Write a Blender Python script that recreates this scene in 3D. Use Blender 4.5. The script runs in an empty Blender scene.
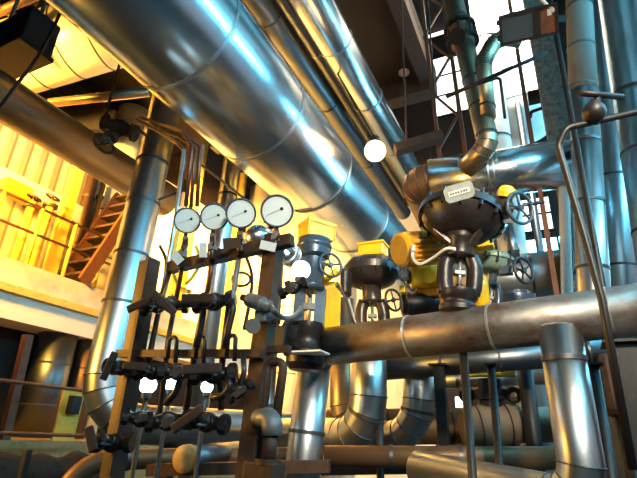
import bpy, bmesh, math, random
from mathutils import Vector, Matrix
random.seed(7)
V = Vector
PI = math.pi
SC = bpy.context.scene
COL = SC.collection
EYE = 1.5
F, CX, CY = 470.0, 318.5, 239.0
# ---------------------------------------------------------------- camera frame
Yc = V((247, -211, -F)).normalized()
Zc = V((50, 1105, -F)).normalized()
Xc = Yc.cross(Zc).normalized()
ROT = Matrix((Xc, Yc, Zc))            # camera -> world
CAMP = V((0, 0, EYE))


def ray(u, v):
    return ROT @ V(((u - CX) / F, -(v - CY) / F, -1.0))


def P(u, v, d):
    return CAMP + ray(u, v) * d


def onX(u, v, x):
    r = ray(u, v)
    return CAMP + r * (x / r.x)


def onY(u, v, y):
    r = ray(u, v)
    return CAMP + r * (y / r.y)


def onZ(u, v, z):
    r = ray(u, v)
    return CAMP + r * ((z - EYE) / r.z)


def near(u, v, B, d):
    """point on the pixel's ray closest to the line B + t d"""
    r = ray(u, v)
    d = V(d).normalized()
    w = CAMP - B
    a, b, c = r.dot(r), r.dot(d), 1.0
    e, f = r.dot(w), d.dot(w)
    s = (b * f - c * e) / (a * c - b * b)
    return CAMP + r * s


def up(u, v, B):
    return near(u, v, B, (0, 0, 1))


# ---------------------------------------------------------------- materials
def nodes(name):
    m = bpy.data.materials.new(name)
    m.use_nodes = True
    nt = m.node_tree
    b = nt.nodes['Principled BSDF']
    return m, nt, b


def ramp(nt, src, stops):
    r = nt.nodes.new('ShaderNodeValToRGB')
    e = r.color_ramp.elements
    e[0].position, e[0].color = stops[0][0], (*stops[0][1], 1)
    e[1].position, e[1].color = stops[-1][0], (*stops[-1][1], 1)
    for p, c in stops[1:-1]:
        k = e.new(p)
        k.color = (*c, 1)
    nt.links.new(src, r.inputs[0])
    return r.outputs[0]


def noise(nt, coord, scale, detail=4, rough=.6):
    tc = nt.nodes.new('ShaderNodeTexCoord')
    mp = nt.nodes.new('ShaderNodeMapping')
    mp.inputs['Scale'].default_value = scale
    nz = nt.nodes.new('ShaderNodeTexNoise')
    nz.inputs['Scale'].default_value = 1
    nz.inputs['Detail'].default_value = detail
    nz.inputs['Roughness'].default_value = rough
    nt.links.new(tc.outputs[coord], mp.inputs[0])
    nt.links.new(mp.outputs[0], nz.inputs['Vector'])
    return nz.outputs['Fac']


def bump(nt, b, src, strength, dist=.01):
    bp = nt.nodes.new('ShaderNodeBump')
    bp.inputs['Strength'].default_value = strength
    bp.inputs['Distance'].default_value = dist
    nt.links.new(src, bp.inputs['Height'])
    nt.links.new(bp.outputs[0], b.inputs['Normal'])


def clad(name, base, stain, rough=(.22, .42), metallic=1.0, bs=.25, stain_at=(.55, .75), ss=(3, 1.2, 1)):
    """sheet metal jacket: brushed round the pipe, stained in patches"""
    m, nt, b = nodes(name)
    st = noise(nt, 'UV', ss, 7, .68)
    c = ramp(nt, st, [(stain_at[0], base), (stain_at[1], stain)])
    nt.links.new(c, b.inputs['Base Color'])
    br = noise(nt, 'UV', (2.5, 420, 1), 3, .7)
    lo, hi = rough[0] * .6 + rough[1] * .4, rough[0] * .35 + rough[1] * .65
    rr = ramp(nt, br, [(.3, (lo,) * 3), (.7, (hi,) * 3)])
    nt.links.new(rr, b.inputs['Roughness'])
    b.inputs['Metallic'].default_value = metallic
    de = noise(nt, 'UV', (2.2, 2.6, 1), 3, .5)
    ad = nt.nodes.new('ShaderNodeMath')
    ad.operation = 'ADD'
    ml = nt.nodes.new('ShaderNodeMath')
    ml.operation = 'MULTIPLY'
    ml.inputs[1].default_value = .004
    nt.links.new(br, ml.inputs[0])
    nt.links.new(de, ad.inputs[0])
    nt.links.new(ml.outputs[0], ad.inputs[1])
    bump(nt, b, ad.outputs[0], bs, .02)
    return m


def paint(name, base, dark=None, rough=.5, metallic=0.0, scale=18, at=(.5, .75), bs=.15, spec=.5):
    m, nt, b = nodes(name)
    dark = dark or tuple(k * .45 for k in base)
    n = noise(nt, 'Object', (scale,) * 3, 6, .7)
    nt.links.new(ramp(nt, n, [(at[0], base), (at[1], dark)]), b.inputs['Base Color'])
    b.inputs['Roughness'].default_value = rough
    b.inputs['Metallic'].default_value = metallic
    b.inputs['Specular IOR Level'].default_value = spec
    bump(nt, b, n, bs, .01)
    return m


def glow(name, color, strength):
    m, nt, b = nodes(name)
    b.inputs['Base Color'].default_value = (.8, .8, .8, 1)
    b.inputs['Emission Color'].default_value = (*color, 1)
    b.inputs['Emission Strength'].default_value = strength
    return m


M = {}
M['alu'] = clad('aluminium_jacket', (.60, .66, .70), (.42, .45, .47), (.2, .3), bs=.12)
M['alu_dull'] = clad('dull_aluminium_jacket', (.42, .46, .49), (.24, .25, .26), (.3, .5), bs=.3)
M['steel'] = clad('galvanised_steel_jacket', (.55, .58, .60), (.30, .27, .23), (.22, .45), bs=.3)
M['dark_steel'] = clad('dark_grey_steel_pipe', (.16, .18, .2), (.08, .08, .08), (.3, .5), bs=.3)
M['bronze'] = clad('tarnished_bronze_jacket', (.42, .33, .22), (.22, .15, .09), (.3, .5), bs=.3)
M['rust_pipe'] = clad('weathered_grey_pipe', (.22, .21, .20), (.12, .055, .025), (.36, .56), metallic=.75, bs=1.0, stain_at=(.42, .68), ss=(9, 4.5, 1))
M['brown_pipe'] = clad('brown_pipe', (.17, .095, .045), (.07, .04, .022), (.38, .6), metallic=.5, bs=.35)
M['white_clad'] = clad('white_painted_jacket', (.85, .84, .80), (.62, .55, .42), (.35, .55), metallic=0, bs=.3, stain_at=(.5, .85))
M['cream_clad'] = clad('cream_painted_jacket', (.82, .74, .52), (.55, .42, .2), (.3, .5), metallic=.15, bs=.3, stain_at=(.5, .85))
M['wrap'] = clad('cloth_insulation_wrap', (.26, .25, .22), (.13, .125, .11), (.6, .8), metallic=0, bs=1.0)
M['lagging'] = clad('brown_lagging_cloth', (.16, .12, .08), (.07, .05, .035), (.7, .85), metallic=0, bs=1.0)
M['rope'] = clad('insulating_rope', (.62, .60, .55), (.4, .37, .33), (.7, .9), metallic=0, bs=1.0)
M['iron'] = paint('dark_cast_iron', (.020, .017, .018), (.04, .026, .02), .36, .35, 14, bs=.3)
M['blue_iron'] = paint('blue_grey_enamel', (.055, .08, .115), (.03, .04, .055), .3, .3, 14, bs=.25)
M['brown_iron'] = paint('brown_black_enamel', (.045, .032, .026), (.02, .015, .012), .32, .2, 10, bs=.25)
M['rust'] = paint('rusty_steel', (.06, .03, .018), (.03, .016, .011), .6, .3, 16, bs=.4)
M['redbrown'] = paint('red_brown_steel', (.17, .06, .03), (.08, .03, .018), .55, .2, 12, bs=.3)
M['black'] = paint('black_steel', (.014, .013, .014), (.03, .022, .018), .45, .2, 14)
M['yellow'] = paint('yellow_machine_paint', (.85, .50, .015), (.50, .26, .02), .38, 0, 12, at=(.5, .8))
M['yellow_rail'] = paint('yellow_rail_paint', (.75, .50, .06), (.45, .22, .03), .45, 0, 10, at=(.5, .8))
M['orange'] = paint('orange_motor_paint', (.82, .36, .02), (.45, .18, .02), .38, 0, 12, at=(.5, .8))
M['green'] = paint('grey_green_paint', (.16, .24, .19), (.08, .11, .09), .4, .1, 14)
M['grey'] = paint('grey_paint', (.15, .16, .17), (.08, .08, .08), .45, .2, 16)
M['light_grey'] = paint('light_grey_paint', (.6, .62, .62), (.4, .4, .38), .45, 0, 16)
M['tube'] = paint('pale_steel_tube', (.55, .56, .55), (.3, .28, .25), .32, .8, 16)
M['brown_tube'] = paint('brown_copper_tube', (.13, .06, .035), (.06, .03, .02), .35, .6, 16)
M['brown_channel'] = paint('brown_steel_channel', (.075, .042, .026), (.035, .02, .014), .5, .3, 9, bs=.3)
M['concrete'] = paint('concrete', (.62, .57, .47), (.40, .34, .25), .85, 0, 3, at=(.45, .75), bs=.5)
M['white_wall'] = paint('whitewashed_concrete', (.86, .80, .68), (.60, .50, .36), .85, 0, 2.2, at=(.55, .8), bs=.4)
M['rough_column'] = paint('rough_grey_concrete', (.20, .18, .15), (.07, .06, .05), .9, 0, 16, at=(.4, .65), bs=1)
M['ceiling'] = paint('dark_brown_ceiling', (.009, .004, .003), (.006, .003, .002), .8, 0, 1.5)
M['dark_wall'] = paint('dark_brown_wall', (.03, .013, .008), (.016, .008, .005), .85, 0, 1.2)
M['hall_wall'] = paint('grey_hall_wall', (.16, .17, .18), (.09, .09, .09), .85, 0, 1.2)
M['floor'] = paint('dark_floor_concrete', (.03, .03, .033), (.016, .016, .018), .6, 0, 2)
M['earth'] = paint('dark_lagging', (.06, .042, .03), (.02, .015, .012), .95, 0, 14, bs=1)
M['dial'] = paint('dial_face', (.80, .86, .84), (.66, .73, .72), .35, 0, 30, at=(.55, .9), bs=0)
M['label'] = paint('pale_label', (.74, .76, .74), (.55, .55, .52), .5, 0, 30)
M['plate_grey'] = paint('pale_plate_paint', (.33, .38, .38), (.22, .25, .25), .4, .1, 20)
M['tan'] = paint('warm_lit_tan', (.42, .26, .10), (.2, .11, .04), .6, 0, 14)  # tan stands in for warm light on the pipe cap and floor ledge
M['cable_white'] = paint('white_cable', (.75, .73, .68), (.6, .57, .5), .45, 0, 30)
M['seam'] = paint('dark_seam', (.10, .10, .105), (.05, .05, .05), .4, .7, 30)
M['band'] = paint('bright_strap', (.66, .66, .64), (.4, .38, .34), .3, .8, 30)
M['warm_globe'] = glow('warm_lamp_glass', (1, .62, .25), 14)
M['cool_globe'] = glow('cool_lamp_glass', (.62, .92, 1), 9)
M['sky_pane'] = glow('daylight_pane', (.16, .70, 1), 30)
M['pale_pane'] = glow('bright_window_pane', (1, .97, .90), 2.0)
M['roof_fill'] = glow('roof_fill_glow', (.16, .7, 1), .6)  # this glow and the next four belong to added fill panels
M['teal_fill'] = glow('teal_fill_glow', (.05, .48, .70), .7)
M['navy_fill'] = glow('navy_fill_glow', (.10, .28, .75), .22)
M['end_fill'] = glow('end_fill_glow', (.2, .72, 1), 14)
M['front_fill'] = glow('front_fill_glow', (.62, .9, 1), 2.2)
M['warm_tube'] = glow('warm_floodlight_glass', (1, .55, .10), 30)
m, nt, b = nodes('floodlight_glass')
b.inputs['Base Color'].default_value = (.25, .32, .38, 1)
b.inputs['Metallic'].default_value = .8
b.inputs['Roughness'].default_value = .18
M['mirror'] = m


def ribbed():
    m, nt, b = nodes('ribbed_steel_panel')
    tc = nt.nodes.new('ShaderNodeTexCoord')
    w = nt.nodes.new('ShaderNodeTexWave')
    w.wave_type, w.bands_direction = 'BANDS', 'Y'
    w.inputs['Scale'].default_value = 1.15
    nt.links.new(tc.outputs['Object'], w.inputs['Vector'])
    n = noise(nt, 'Object', (.7, .7, .7), 4, .6)
    c = ramp(nt, n, [(.40, (.36, .31, .24)), (.60, (.50, .42, .28))])
    mx = nt.nodes.new('ShaderNodeMixRGB')
    mx.blend_type = 'MULTIPLY'
    mx.inputs[0].default_value = 1
    nt.links.new(c, mx.inputs[1])
    nt.links.new(ramp(nt, w.outputs['Fac'], [(0.02, (.35, .33, .3)), (.12, (1, 1, 1))]), mx.inputs[2])
    nt.links.new(mx.outputs[0], b.inputs['Base Color'])
    b.inputs['Roughness'].default_value = .55
    b.inputs['Metallic'].default_value = .3
    bump(nt, b, w.outputs['Fac'], .6, .03)
    return m


M['ribbed'] = ribbed()


# ---------------------------------------------------------------- mesh helpers
def new():
    bm = bmesh.new()
    bm.loops.layers.uv.new('UVMap')
    return bm


def basis(d, hint=None):
    z = V(d).normalized()
    h = V(hint) if hint is not None else (V((0, 0, 1)) if abs(z.z) < .9 else V((1, 0, 0)))
    x = (h - z * h.dot(z))
    if x.length < 1e-5:
        h = V((0, 1, 0))
        x = h - z * h.dot(z)
    x.normalize()
    return x, z.cross(x), z


def frame(o, z, xhint=None):
    x, y, z = basis(z, xhint)
    m = Matrix((x, y, z)).transposed().to_4x4()
    m.translation = V(o)
    return m


def ring_faces(bm, a, b, seg, r, l0, l1, smooth=True):
    uv = bm.loops.layers.uv.active
    for i in range(seg):
        j = (i + 1) % seg
        f = bm.faces.new((a[i], a[j], b[j], b[i]))
        f.smooth = smooth
        if uv:
            c = 2 * PI * r / seg
            for lp, q in zip(f.loops, ((i * c, l0), ((i + 1) * c, l0), ((i + 1) * c, l1), (i * c, l1))):
                lp[uv].uv = q


def cap(bm, rg, flip=False):
    f = bm.faces.new(rg if not flip else list(reversed(rg)))
    f.smooth = False


def sweep(bm, pts, r, seg=16, caps=True, split=False, rfun=None, uv0=0):
    pts = [V(p) for p in pts]
    n = len(pts)
    tan = []
    for i in range(n):
        a = pts[max(i - 1, 0)]
        c = pts[min(i + 1, n - 1)]
        if 0 < i < n - 1:
            t = (pts[i] - a).normalized() + (c - pts[i]).normalized()
        else:
            t = c - a
        tan.append(t.normalized())
    x, y, z = basis(tan[0])
    fr = [(x, y)]
    for i in range(1, n):
        q = tan[i - 1].rotation_difference(tan[i])
        x = (q @ x).normalized()
        x = (x - tan[i] * x.dot(tan[i])).normalized()
        y = tan[i].cross(x)
        fr.append((x, y))

    def ring(i):
        rr = r if rfun is None else r * rfun(i / (n - 1))
        return [bm.verts.new(pts[i] + fr[i][0] * (rr * math.cos(2 * PI * k / seg)) + fr[i][1] * (rr * math.sin(2 * PI * k / seg))) for k in range(seg)]
    prev = ring(0)
    if caps:
        cap(bm, prev, True)
    L = uv0
    for i in range(1, n):
        cur = ring(i)
        d = (pts[i] - pts[i - 1]).length
        ring_faces(bm, prev, cur, seg, r, L, L + d)
        L += d
        prev = ring(i) if (split and i < n - 1) else cur
    if caps:
        cap(bm, prev)
    return bm


def fillet(pts, rad, n=8):
    pts = [V(p) for p in pts]
    if rad <= 0:
        return pts
    out = [pts[0]]
    for i in range(1, len(pts) - 1):
        a, b, c = pts[i - 1], pts[i], pts[i + 1]
        d1, d2 = (a - b), (c - b)
        ang = d1.angle(d2)
        t = min(rad / math.tan(ang / 2), d1.length * .48, d2.length * .48)
        rr = t * math.tan(ang / 2)
        p1, p2 = b + d1.normalized() * t, b + d2.normalized() * t
        bis = (d1.normalized() + d2.normalized()).normalized()
        cen = b + bis * (rr / math.sin(ang / 2))
        v1, v2 = p1 - cen, p2 - cen
        sw = v1.angle(v2)
        ax = v1.cross(v2).normalized()
        for k in range(n + 1):
            out.append(cen + Matrix.Rotation(sw * k / n, 3, ax) @ v1)
    out.append(pts[-1])
    return out


def smooth_path(pts, n=8):
    """Catmull-Rom through the points"""
    pts = [V(p) for p in pts]
    q = [pts[0] * 2 - pts[1]] + pts + [pts[-1] * 2 - pts[-2]]
    out = []
    for i in range(1, len(q) - 2):
        a, b, c, d = q[i - 1], q[i], q[i + 1], q[i + 2]
        for k in range(n):
            t = k / n
            out.append(.5 * ((2 * b) + (c - a) * t + (2 * a - 5 * b + 4 * c - d) * t * t + (3 * b - a - 3 * c + d) * t ** 3))
    out.append(pts[-1])
    return out


def lathe(bm, prof, o=(0, 0, 0), z=(0, 0, 1), seg=24, smooth=True, xh=None):
    """prof: (radius, height) pairs from bottom to top; sharp where two pairs coincide"""
    x, y, z = basis(z, xh)
    o = V(o)
    prev = None
    first = None
    for i, (r, h) in enumerate(prof):
        rg = [bm.verts.new(o + z * h + x * (max(r, 1e-4) * math.cos(2 * PI * k / seg)) + y * (max(r, 1e-4) * math.sin(2 * PI * k / seg))) for k in range(seg)]
        if prev is not None and (prof[i] != prof[i - 1]):
            ring_faces(bm, prev, rg, seg, max(r, .01), h, prof[i - 1][1], smooth)
        if first is None:
            first = rg
        prev = rg
    cap(bm, first, True)
    cap(bm, prev)
    return bm


def sharp(prof):
    """double every pair so that each step keeps a crisp edge"""
    out = []
    for p in prof:
        out += [p, p]
    return out


def box(bm, c, s, m=None, bev=0.0):
    """box of size s centred at c (in the frame m if given)"""
    r = bmesh.ops.create_cube(bm, size=1)
    vs = r['verts']
    for v in vs:
        v.co = V((v.co.x * s[0], v.co.y * s[1], v.co.z * s[2])) + V(c)
        if m is not None:
            v.co = m @ v.co
    if bev > 0:
        es = {e for v in vs for e in v.link_edges}
        bmesh.ops.bevel(bm, geom=list(es), offset=bev, segments=2, affect='EDGES', profile=.5)
    return bm


def bar(bm, a, b, w, h, hint=None, bev=0.0):
    a, b = V(a), V(b)
    m = frame((a + b) / 2, b - a, hint)
    return box(bm, (0, 0, 0), (w, h, (b - a).length), m, bev)


def cyl(bm, a, b, r, seg=16):
    return sweep(bm, [a, b], r, seg)


def torus(bm, c, axis, R, r, seg=32, sec=10):
    x, y, z = basis(axis)
    c = V(c)
    rings = []
    for i in range(seg):
        a = 2 * PI * i / seg
        d = x * math.cos(a) + y * math.sin(a)
        rings.append([bm.verts.new(c + d * (R + r * math.cos(2 * PI * k / sec)) + z * (r * math.sin(2 * PI * k / sec))) for k in range(sec)])
    for i in range(seg):
        ring_faces(bm, rings[i], rings[(i + 1) % seg], sec, r, 0, .1)
    return bm


def prism(bm, poly, z0, z1, m=None):
    lo = [V((p[0], p[1], z0)) for p in poly]
    hi = [V((p[0], p[1], z1)) for p in poly]
    if m is not None:
        lo = [m @ p for p in lo]
        hi = [m @ p for p in hi]
    a = [bm.verts.new(p) for p in lo]
    b = [bm.verts.new(p) for p in hi]
    n = len(poly)
    bm.faces.new(list(reversed(a)))
    bm.faces.new(b)
    for i in range(n):
        bm.faces.new((a[i], a[(i + 1) % n], b[(i + 1) % n], b[i]))
    return bm


# ---------------------------------------------------------------- objects
MAT = {}


def tag(o, label, cat, group=None, kind=None):
    if label:
        o['label'] = label
    if cat:
        o['category'] = cat
    if group:
        o['group'] = group
    if kind:
        o['kind'] = kind
    return o


def thing(name, label, cat, m, group=None):
    o = bpy.data.objects.new(name, None)
    o.empty_display_size = .1
    COL.objects.link(o)
    if not isinstance(m, Matrix):
        m = Matrix.Translation(V(m))
    o.matrix_world = m
    MAT[o.name] = m
    return tag(o, label, cat, group)


def obj(name, bm, mat, parent=None, world=False, local=None):
    """one mesh object; world=True when the mesh was made in world coordinates under a placed thing"""
    bmesh.ops.recalc_face_normals(bm, faces=bm.faces)
    base = None
    if parent is not None and world:
        bm.transform(MAT[parent.name].inverted())
    elif parent is None:
        vs = [v.co for v in bm.verts]
        base = V((sum(v.x for v in vs) / len(vs), sum(v.y for v in vs) / len(vs), min(v.z for v in vs)))
        bm.transform(Matrix.Translation(-base))
    me = bpy.data.meshes.new(name)
    bm.to_mesh(me)
    bm.free()
    me.materials.append(M[mat] if isinstance(mat, str) else mat)
    o = bpy.data.objects.new(name, me)
    COL.objects.link(o)
    if parent is not None:
        o.parent = parent
        MAT[o.name] = MAT[parent.name]
    else:
        o.location = base
        MAT[o.name] = Matrix.Translation(base)
    return o


def single(name, label, cat, bm, mat, group=None):
    return tag(obj(name, bm, mat), label, cat, group)


def struct(name, bm, mat):
    return tag(obj(name, bm, mat), None, None, None, 'structure')


def kids(o):
    return [c for c in bpy.data.objects if c.parent == o]


def copy_tree(o, m=None, label=None, parent=None, group=None):
    c = o.copy()
    COL.objects.link(c)
    if parent is not None:
        c.parent = parent
    if m is not None:
        c.matrix_world = m
        MAT[c.name] = m
    if label:
        c['label'] = label
    if group:
        c['group'] = group
    for ch in kids(o):
        copy_tree(ch, parent=c)
    return c


def pipe(label, pts, r, mat, name='pipe', cat='pipe', seams=(), bend=0, mitre=0, group=None, seg=36,
         seam_mat='seam', seam_w=.012, seam_h=.006, flange=None, lap=None):
    """a pipe run: body plus its seam bands; mitre = number of gores in each bend"""
    pts = [V(p) for p in pts]
    path = fillet(pts, bend, mitre if mitre else 8)
    T = thing(name, label, cat, pts[0], group)
    body = obj('pipe_body', sweep(new(), path, r, seg, True, bool(mitre)), mat, T, True)
    # cumulative length
    cum = [0]
    for a, b in zip(path, path[1:]):
        cum.append(cum[-1] + (b - a).length)
    L = cum[-1]

    def at(s):
        for i in range(1, len(path)):
            if s <= cum[i] or i == len(path) - 1:
                d = (path[i] - path[i - 1]).normalized()
                return path[i - 1] + d * (s - cum[i - 1]), d
    for s in seams:
        p, d = at(s * L)
        w = seam_w
        bm = lathe(new(), sharp([(r * .99, -w), (r + seam_h, -w), (r + seam_h, w), (r * .99, w)]), p, d, seg)
        obj('seam_band', bm, seam_mat, T, True)
    if mitre:
        for i in range(1, len(path) - 1):
            t = ((path[i] - path[i - 1]).normalized() + (path[i + 1] - path[i]).normalized()).normalized()
            bm = torus(new(), path[i], t, r * 1.005, min(.006, r * .04), 32, 8)
            obj('elbow_seam', bm, 'seam', T, True)
    if flange:
        for s, fr, fw in flange:
            p, d = at(s * L)
            obj('flange', lathe(new(), sharp([(r * .95, -fw), (fr, -fw), (fr, fw), (r * .95, fw)]), p, d, seg), 'iron', T, True)
    if lap:
        for (a0, s0, s1) in lap:       # lengthwise lap seam: direction in the cross-section, from s0 to s1
            p0, d = at(s0 * L)
            p1, _ = at(s1 * L)
            nrm = V(a0)
            nrm = (nrm - d * nrm.dot(d)).normalized()
            bm = bar(new(), p0 + nrm * r, p1 + nrm * r, .012, .05, nrm)
            obj('lap_seam', bm, mat, T, True)
    return T


def rod(name, label, cat, pts, r, mat, bend=0, group=None, seg=12):
    return single(name, label, cat, sweep(new(), fillet(pts, bend, 6), r, seg), mat, group)


def cable(name, label, pts, r, mat, group=None, cat='cable'):
    return single(name, label, cat, sweep(new(), smooth_path(pts), r, 8), mat, group)


def stand(u1, v1, u2, v2, y=None, d=None):
    """two ends of a (nearly) vertical member seen from (u1,v1) bottom to (u2,v2) top"""
    a = onY(u1, v1, y) if y is not None else P(u1, v1, d)
    return a, up(u2, v2, a)


def drop(p, z=0.0):
    return V((p.x, p.y, z))

# ================================================================ THE HALL
HX0, HX1, HY0, HY1, HZ = -8.0, 4.6, -3.5, 11.5, 13.5


def wallbox(name, x0, x1, y0, y1, z0, z1, mat):
    return struct(name, box(new(), ((x0 + x1) / 2, (y0 + y1) / 2, (z0 + z1) / 2), (x1 - x0, y1 - y0, z1 - z0)), mat)


wallbox('floor', HX0 - .2, HX1 + .2, HY0 - .2, HY1 + .2, -.2, 0, 'floor')
wallbox('ceiling', HX0 - .2, HX1 + .2, HY0 - .2, HY1 + .2, HZ, HZ + .2, 'ceiling')
wallbox('wall_left', HX0 - .2, HX0, HY0, HY1, 0, HZ, 'dark_wall')
wallbox('wall_back', HX0 - .2, HX1 + .2, HY1, HY1 + .2, 0, HZ, 'dark_wall')
wallbox('wall_front', HX0 - .2, HX1 + .2, HY0 - .2, HY0, 0, HZ, 'dark_wall')
wallbox('wall_right', HX1, HX1 + .2, HY0, HY1, 0, HZ, 'hall_wall')
# daylight strip window high on the right wall, then added fill panels
NW = [0]


def window(cx, cy, cz, sx, sy, sz, pane='sky_pane', nx=1, nz=1):
    """window in a wall: lit pane, frame and glazing bars; one of sx, sy is its thickness"""
    NW[0] += 1
    w = tag(obj('window_%d' % NW[0], box(new(), (cx, cy, cz), (sx, sy, sz)), pane), None, None, None, 'structure')
    alongx = sx > sy
    f = new()
    L = sx if alongx else sy
    t = .05
    for k in range(nx + 1):
        q = -L / 2 + L * k / nx
        box(f, (cx + (q if alongx else 0), cy + (0 if alongx else q), cz), (t, t * 1.6, sz + t) if alongx else (t * 1.6, t, sz + t))
    for k in range(nz + 1):
        q = -sz / 2 + sz * k / nz
        box(f, (cx, cy, cz + q), (L, t * 1.4, t) if alongx else (t * 1.4, L, t))
    obj('window_frame', f, 'black', w, True)
    return w


window(HX1 - .03, 4.0, 5.75, .04, 14.0, .8, 'sky_pane', 14, 1)
window(HX1 - .03, 4.0, 8.2, .04, 12.0, 3.6, 'teal_fill', 12, 3)  # added unseen band, gives the huge pipe its teal reflection
window(HX1 - .03, 4.0, 2.6, .04, 12.0, 2.6, 'navy_fill', 12, 2)  # added unseen band, navy fill low on the right
sk = tag(obj('window_20', box(new(), (2.9, 4.5, HZ - .03), (2.6, 12, .04)), 'roof_fill'), None, None, None, 'structure')  # added overhead panel, teal fill for the pipe's right edge
fb = new()
for k in range(9):
    box(fb, (2.9, -1.5 + 1.5 * k, HZ - .04), (2.7, .06, .07))
obj('window_frame', fb, 'black', sk, True)
window(1.6, HY0 + .03, 3.8, 5.0, .04, 2.0, 'front_fill', 6, 2)  # added behind the camera to light the gauges and valves
window(2.1, HY1 - .03, 5.5, 4.8, .04, 1.2, 'end_fill', 6, 1)  # added so the far part of the huge pipe reflects brightness
# bright panes in the back wall, seen between the pipes
def backpane(u0, v0, u1, v1, nx=2, nz=2):
    a, b = onY(u0, v1, HY1 - .03), onY(u1, v0, HY1 - .03)
    window((a.x + b.x) / 2, HY1 - .03, (a.z + b.z) / 2, b.x - a.x, .04, b.z - a.z, 'pale_pane', nx, nz)


backpane(508, 0, 545, 10)
backpane(436, 48, 474, 118, 2, 3)
backpane(503, 128, 545, 146, 3, 1)
backpane(512, 196, 549, 235, 2, 2)
backpane(428, -40, 475, 40, 2, 3)
backpane(455, 396, 560, 412, 6, 1)

# high mezzanine whose dark underside covers the middle of the view
zc = 8.0
xr = onZ(408, 0, zc).x
ye = onZ(400, 92, zc).y
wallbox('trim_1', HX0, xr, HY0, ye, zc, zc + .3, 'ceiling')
wallbox('trim_2', xr - .25, xr, HY0, ye, zc - .25, zc, 'rust')
wallbox('trim_3', -6.5, xr, ye - .3, ye, zc - .38, zc, 'brown_channel')

# concrete ledge on the left with its nosing and dark space underneath
xs = -6.4
z_t = onX(50, 272, xs).z
z_n = onX(50, 297, xs).z
z_b = onX(50, 329, xs).z
print('ledge z', z_t, z_n, z_b)
wallbox('trim_4', HX0, xs, .5, HY1, z_b, z_n, 'white_wall')
wallbox('trim_5', HX0, xs + .08, .5, HY1, z_n - .1, z_n, 'yellow_rail')
wallbox('trim_6', HX0, xs, .5, HY1, z_n, z_t, 'concrete')
# lower wall beneath the ledge, shade put into its near-black colour
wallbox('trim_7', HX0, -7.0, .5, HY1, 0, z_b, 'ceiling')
# ribbed panelling above the ledge
xp = -7.3
pz0, pz1 = onX(30, 190, xp).z, onX(20, 90, xp).z
wallbox('trim_8', HX0, xp, .5, onX(73, 240, xp).y, z_t, pz1, 'ribbed')
wallbox('trim_9', xp, xp + .14, .5, onX(73, 240, xp).y, onX(35, 207, xp).z, onX(35, 187, xp).z, 'light_grey')
wallbox('trim_12', HX0, -2.6, HY1 - .1, HY1, 0, 7.5, 'white_wall')
wallbox('trim_11', HX0, HX0 + .1, onX(73, 240, xp).y, HY1, z_t, z_t + 3.6, 'white_wall')
# floor ledge at the bottom left, warm light put into its tan colour
pl = onX(60, 441, -5.4)
wallbox('trim_10', -7.0, -5.4, .5, 10, 0, pl.z, 'tan')

# ================================================================ BIG OVERHEAD PIPES
def ypipe(label, a, b, r, v_from, u_to, mat, D=None, **k):
    """pipe along the hall; a, b: pixels on its two edges; ends at world y's"""
    ra, rb = ray(*a), ray(*b)
    A, B = math.atan2(ra.z, ra.x), math.atan2(rb.z, rb.x)
    D = D or r / math.sin(abs(A - B) / 2)
    m = (A + B) / 2
    x, z = D * math.cos(m), EYE + D * math.sin(m)
    rr = D * math.sin(abs(A - B) / 2)
    return pipe(label, [(x, v_from, z), (x, u_to, z)], rr, mat, **k), V((x, 0, z)), rr


big, bax, br = ypipe('huge shiny aluminium pipe crossing the top of the picture diagonally', (130, 74), (315, 103), .6, -2.5, 9.5, 'alu',
                     seams=(.118, .31, .402, .505, .62, .75, .88), seg=72, seam_mat='alu_dull', seam_w=.018, seam_h=.006,
                     lap=[((-.95, 0, -.55), .31, .402), ((-.99, 0, -.35), .402, .505), ((-.9, 0, -.6), .505, .62)])
p2, p2ax, p2r = ypipe('bright steel pipe right of the huge overhead pipe, beside the warm globe lamp', (340, 87), (375, 78), .3, -2.5, 10.5, 'alu',
                      D=5.6, seams=(.2, .38, .45, .54, .64, .75, .86), seam_mat='alu_dull', seam_w=.012, seam_h=.005)
p3, p3ax, p3r = ypipe('dark grey pipe running close against the right side of the huge overhead pipe', (290, 68), (312, 58), .2, -2.5, 10.0, 'dark_steel',
                 D=5.8, seams=(.35, .5, .65, .8), seam_mat='seam')
p4, p4ax, p4r = ypipe('narrow dark pipe second to the right of the huge overhead pipe', (312, 56), (322, 50), .12, -2.5, 10.0, 'dark_steel',
                 D=6.2, seams=(.4, .6), seam_mat='band')
p5, p5ax, p5r = ypipe('thin bronze pipe along the left edge of the bright steel overhead pipe', (322, 50), (330, 62), .1, -2.5, 10.2, 'bronze', D=5.9, seams=(.45, .6))
le, leax, ler = ypipe('bronze tarnished pipe slanting down the upper left to the tall column pipe', (60, 109), (60, 158), .22, -1.0, onX(157, 190, -4.4).y, 'bronze',
                      D=5.0, seams=(.3,), seam_mat='seam')
print('big', bax, br, 'p2', p2ax, p2r, 'le', leax, ler)

# pipes slung under the mezzanine hang from hangers
def hanger(x, z, r, y, ztop, label):
    T = thing('pipe_hanger', label, 'pipe hanger', (x, y, z), 'pipe hangers under the mezzanine')
    obj('clamp_ring', torus(new(), (x, y, z), (0, 1, 0), r + .015, .018, 32, 8), 'rust', T, True)
    for s in (-1, 1):
        obj('hanger_rod', cyl(new(), (x + s * (r + .03), y, z), (x + s * (r + .03), y, ztop), .014, 8), 'rust', T, True)


hanger(p2ax.x, p2ax.z, p2r, 2.0, zc, 'rod hanger holding the bright steel overhead pipe near the top edge')
hanger(p2ax.x, p2ax.z, p2r, 9.2, zc, 'rod hanger holding the bright steel overhead pipe near the globe lamp')

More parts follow.
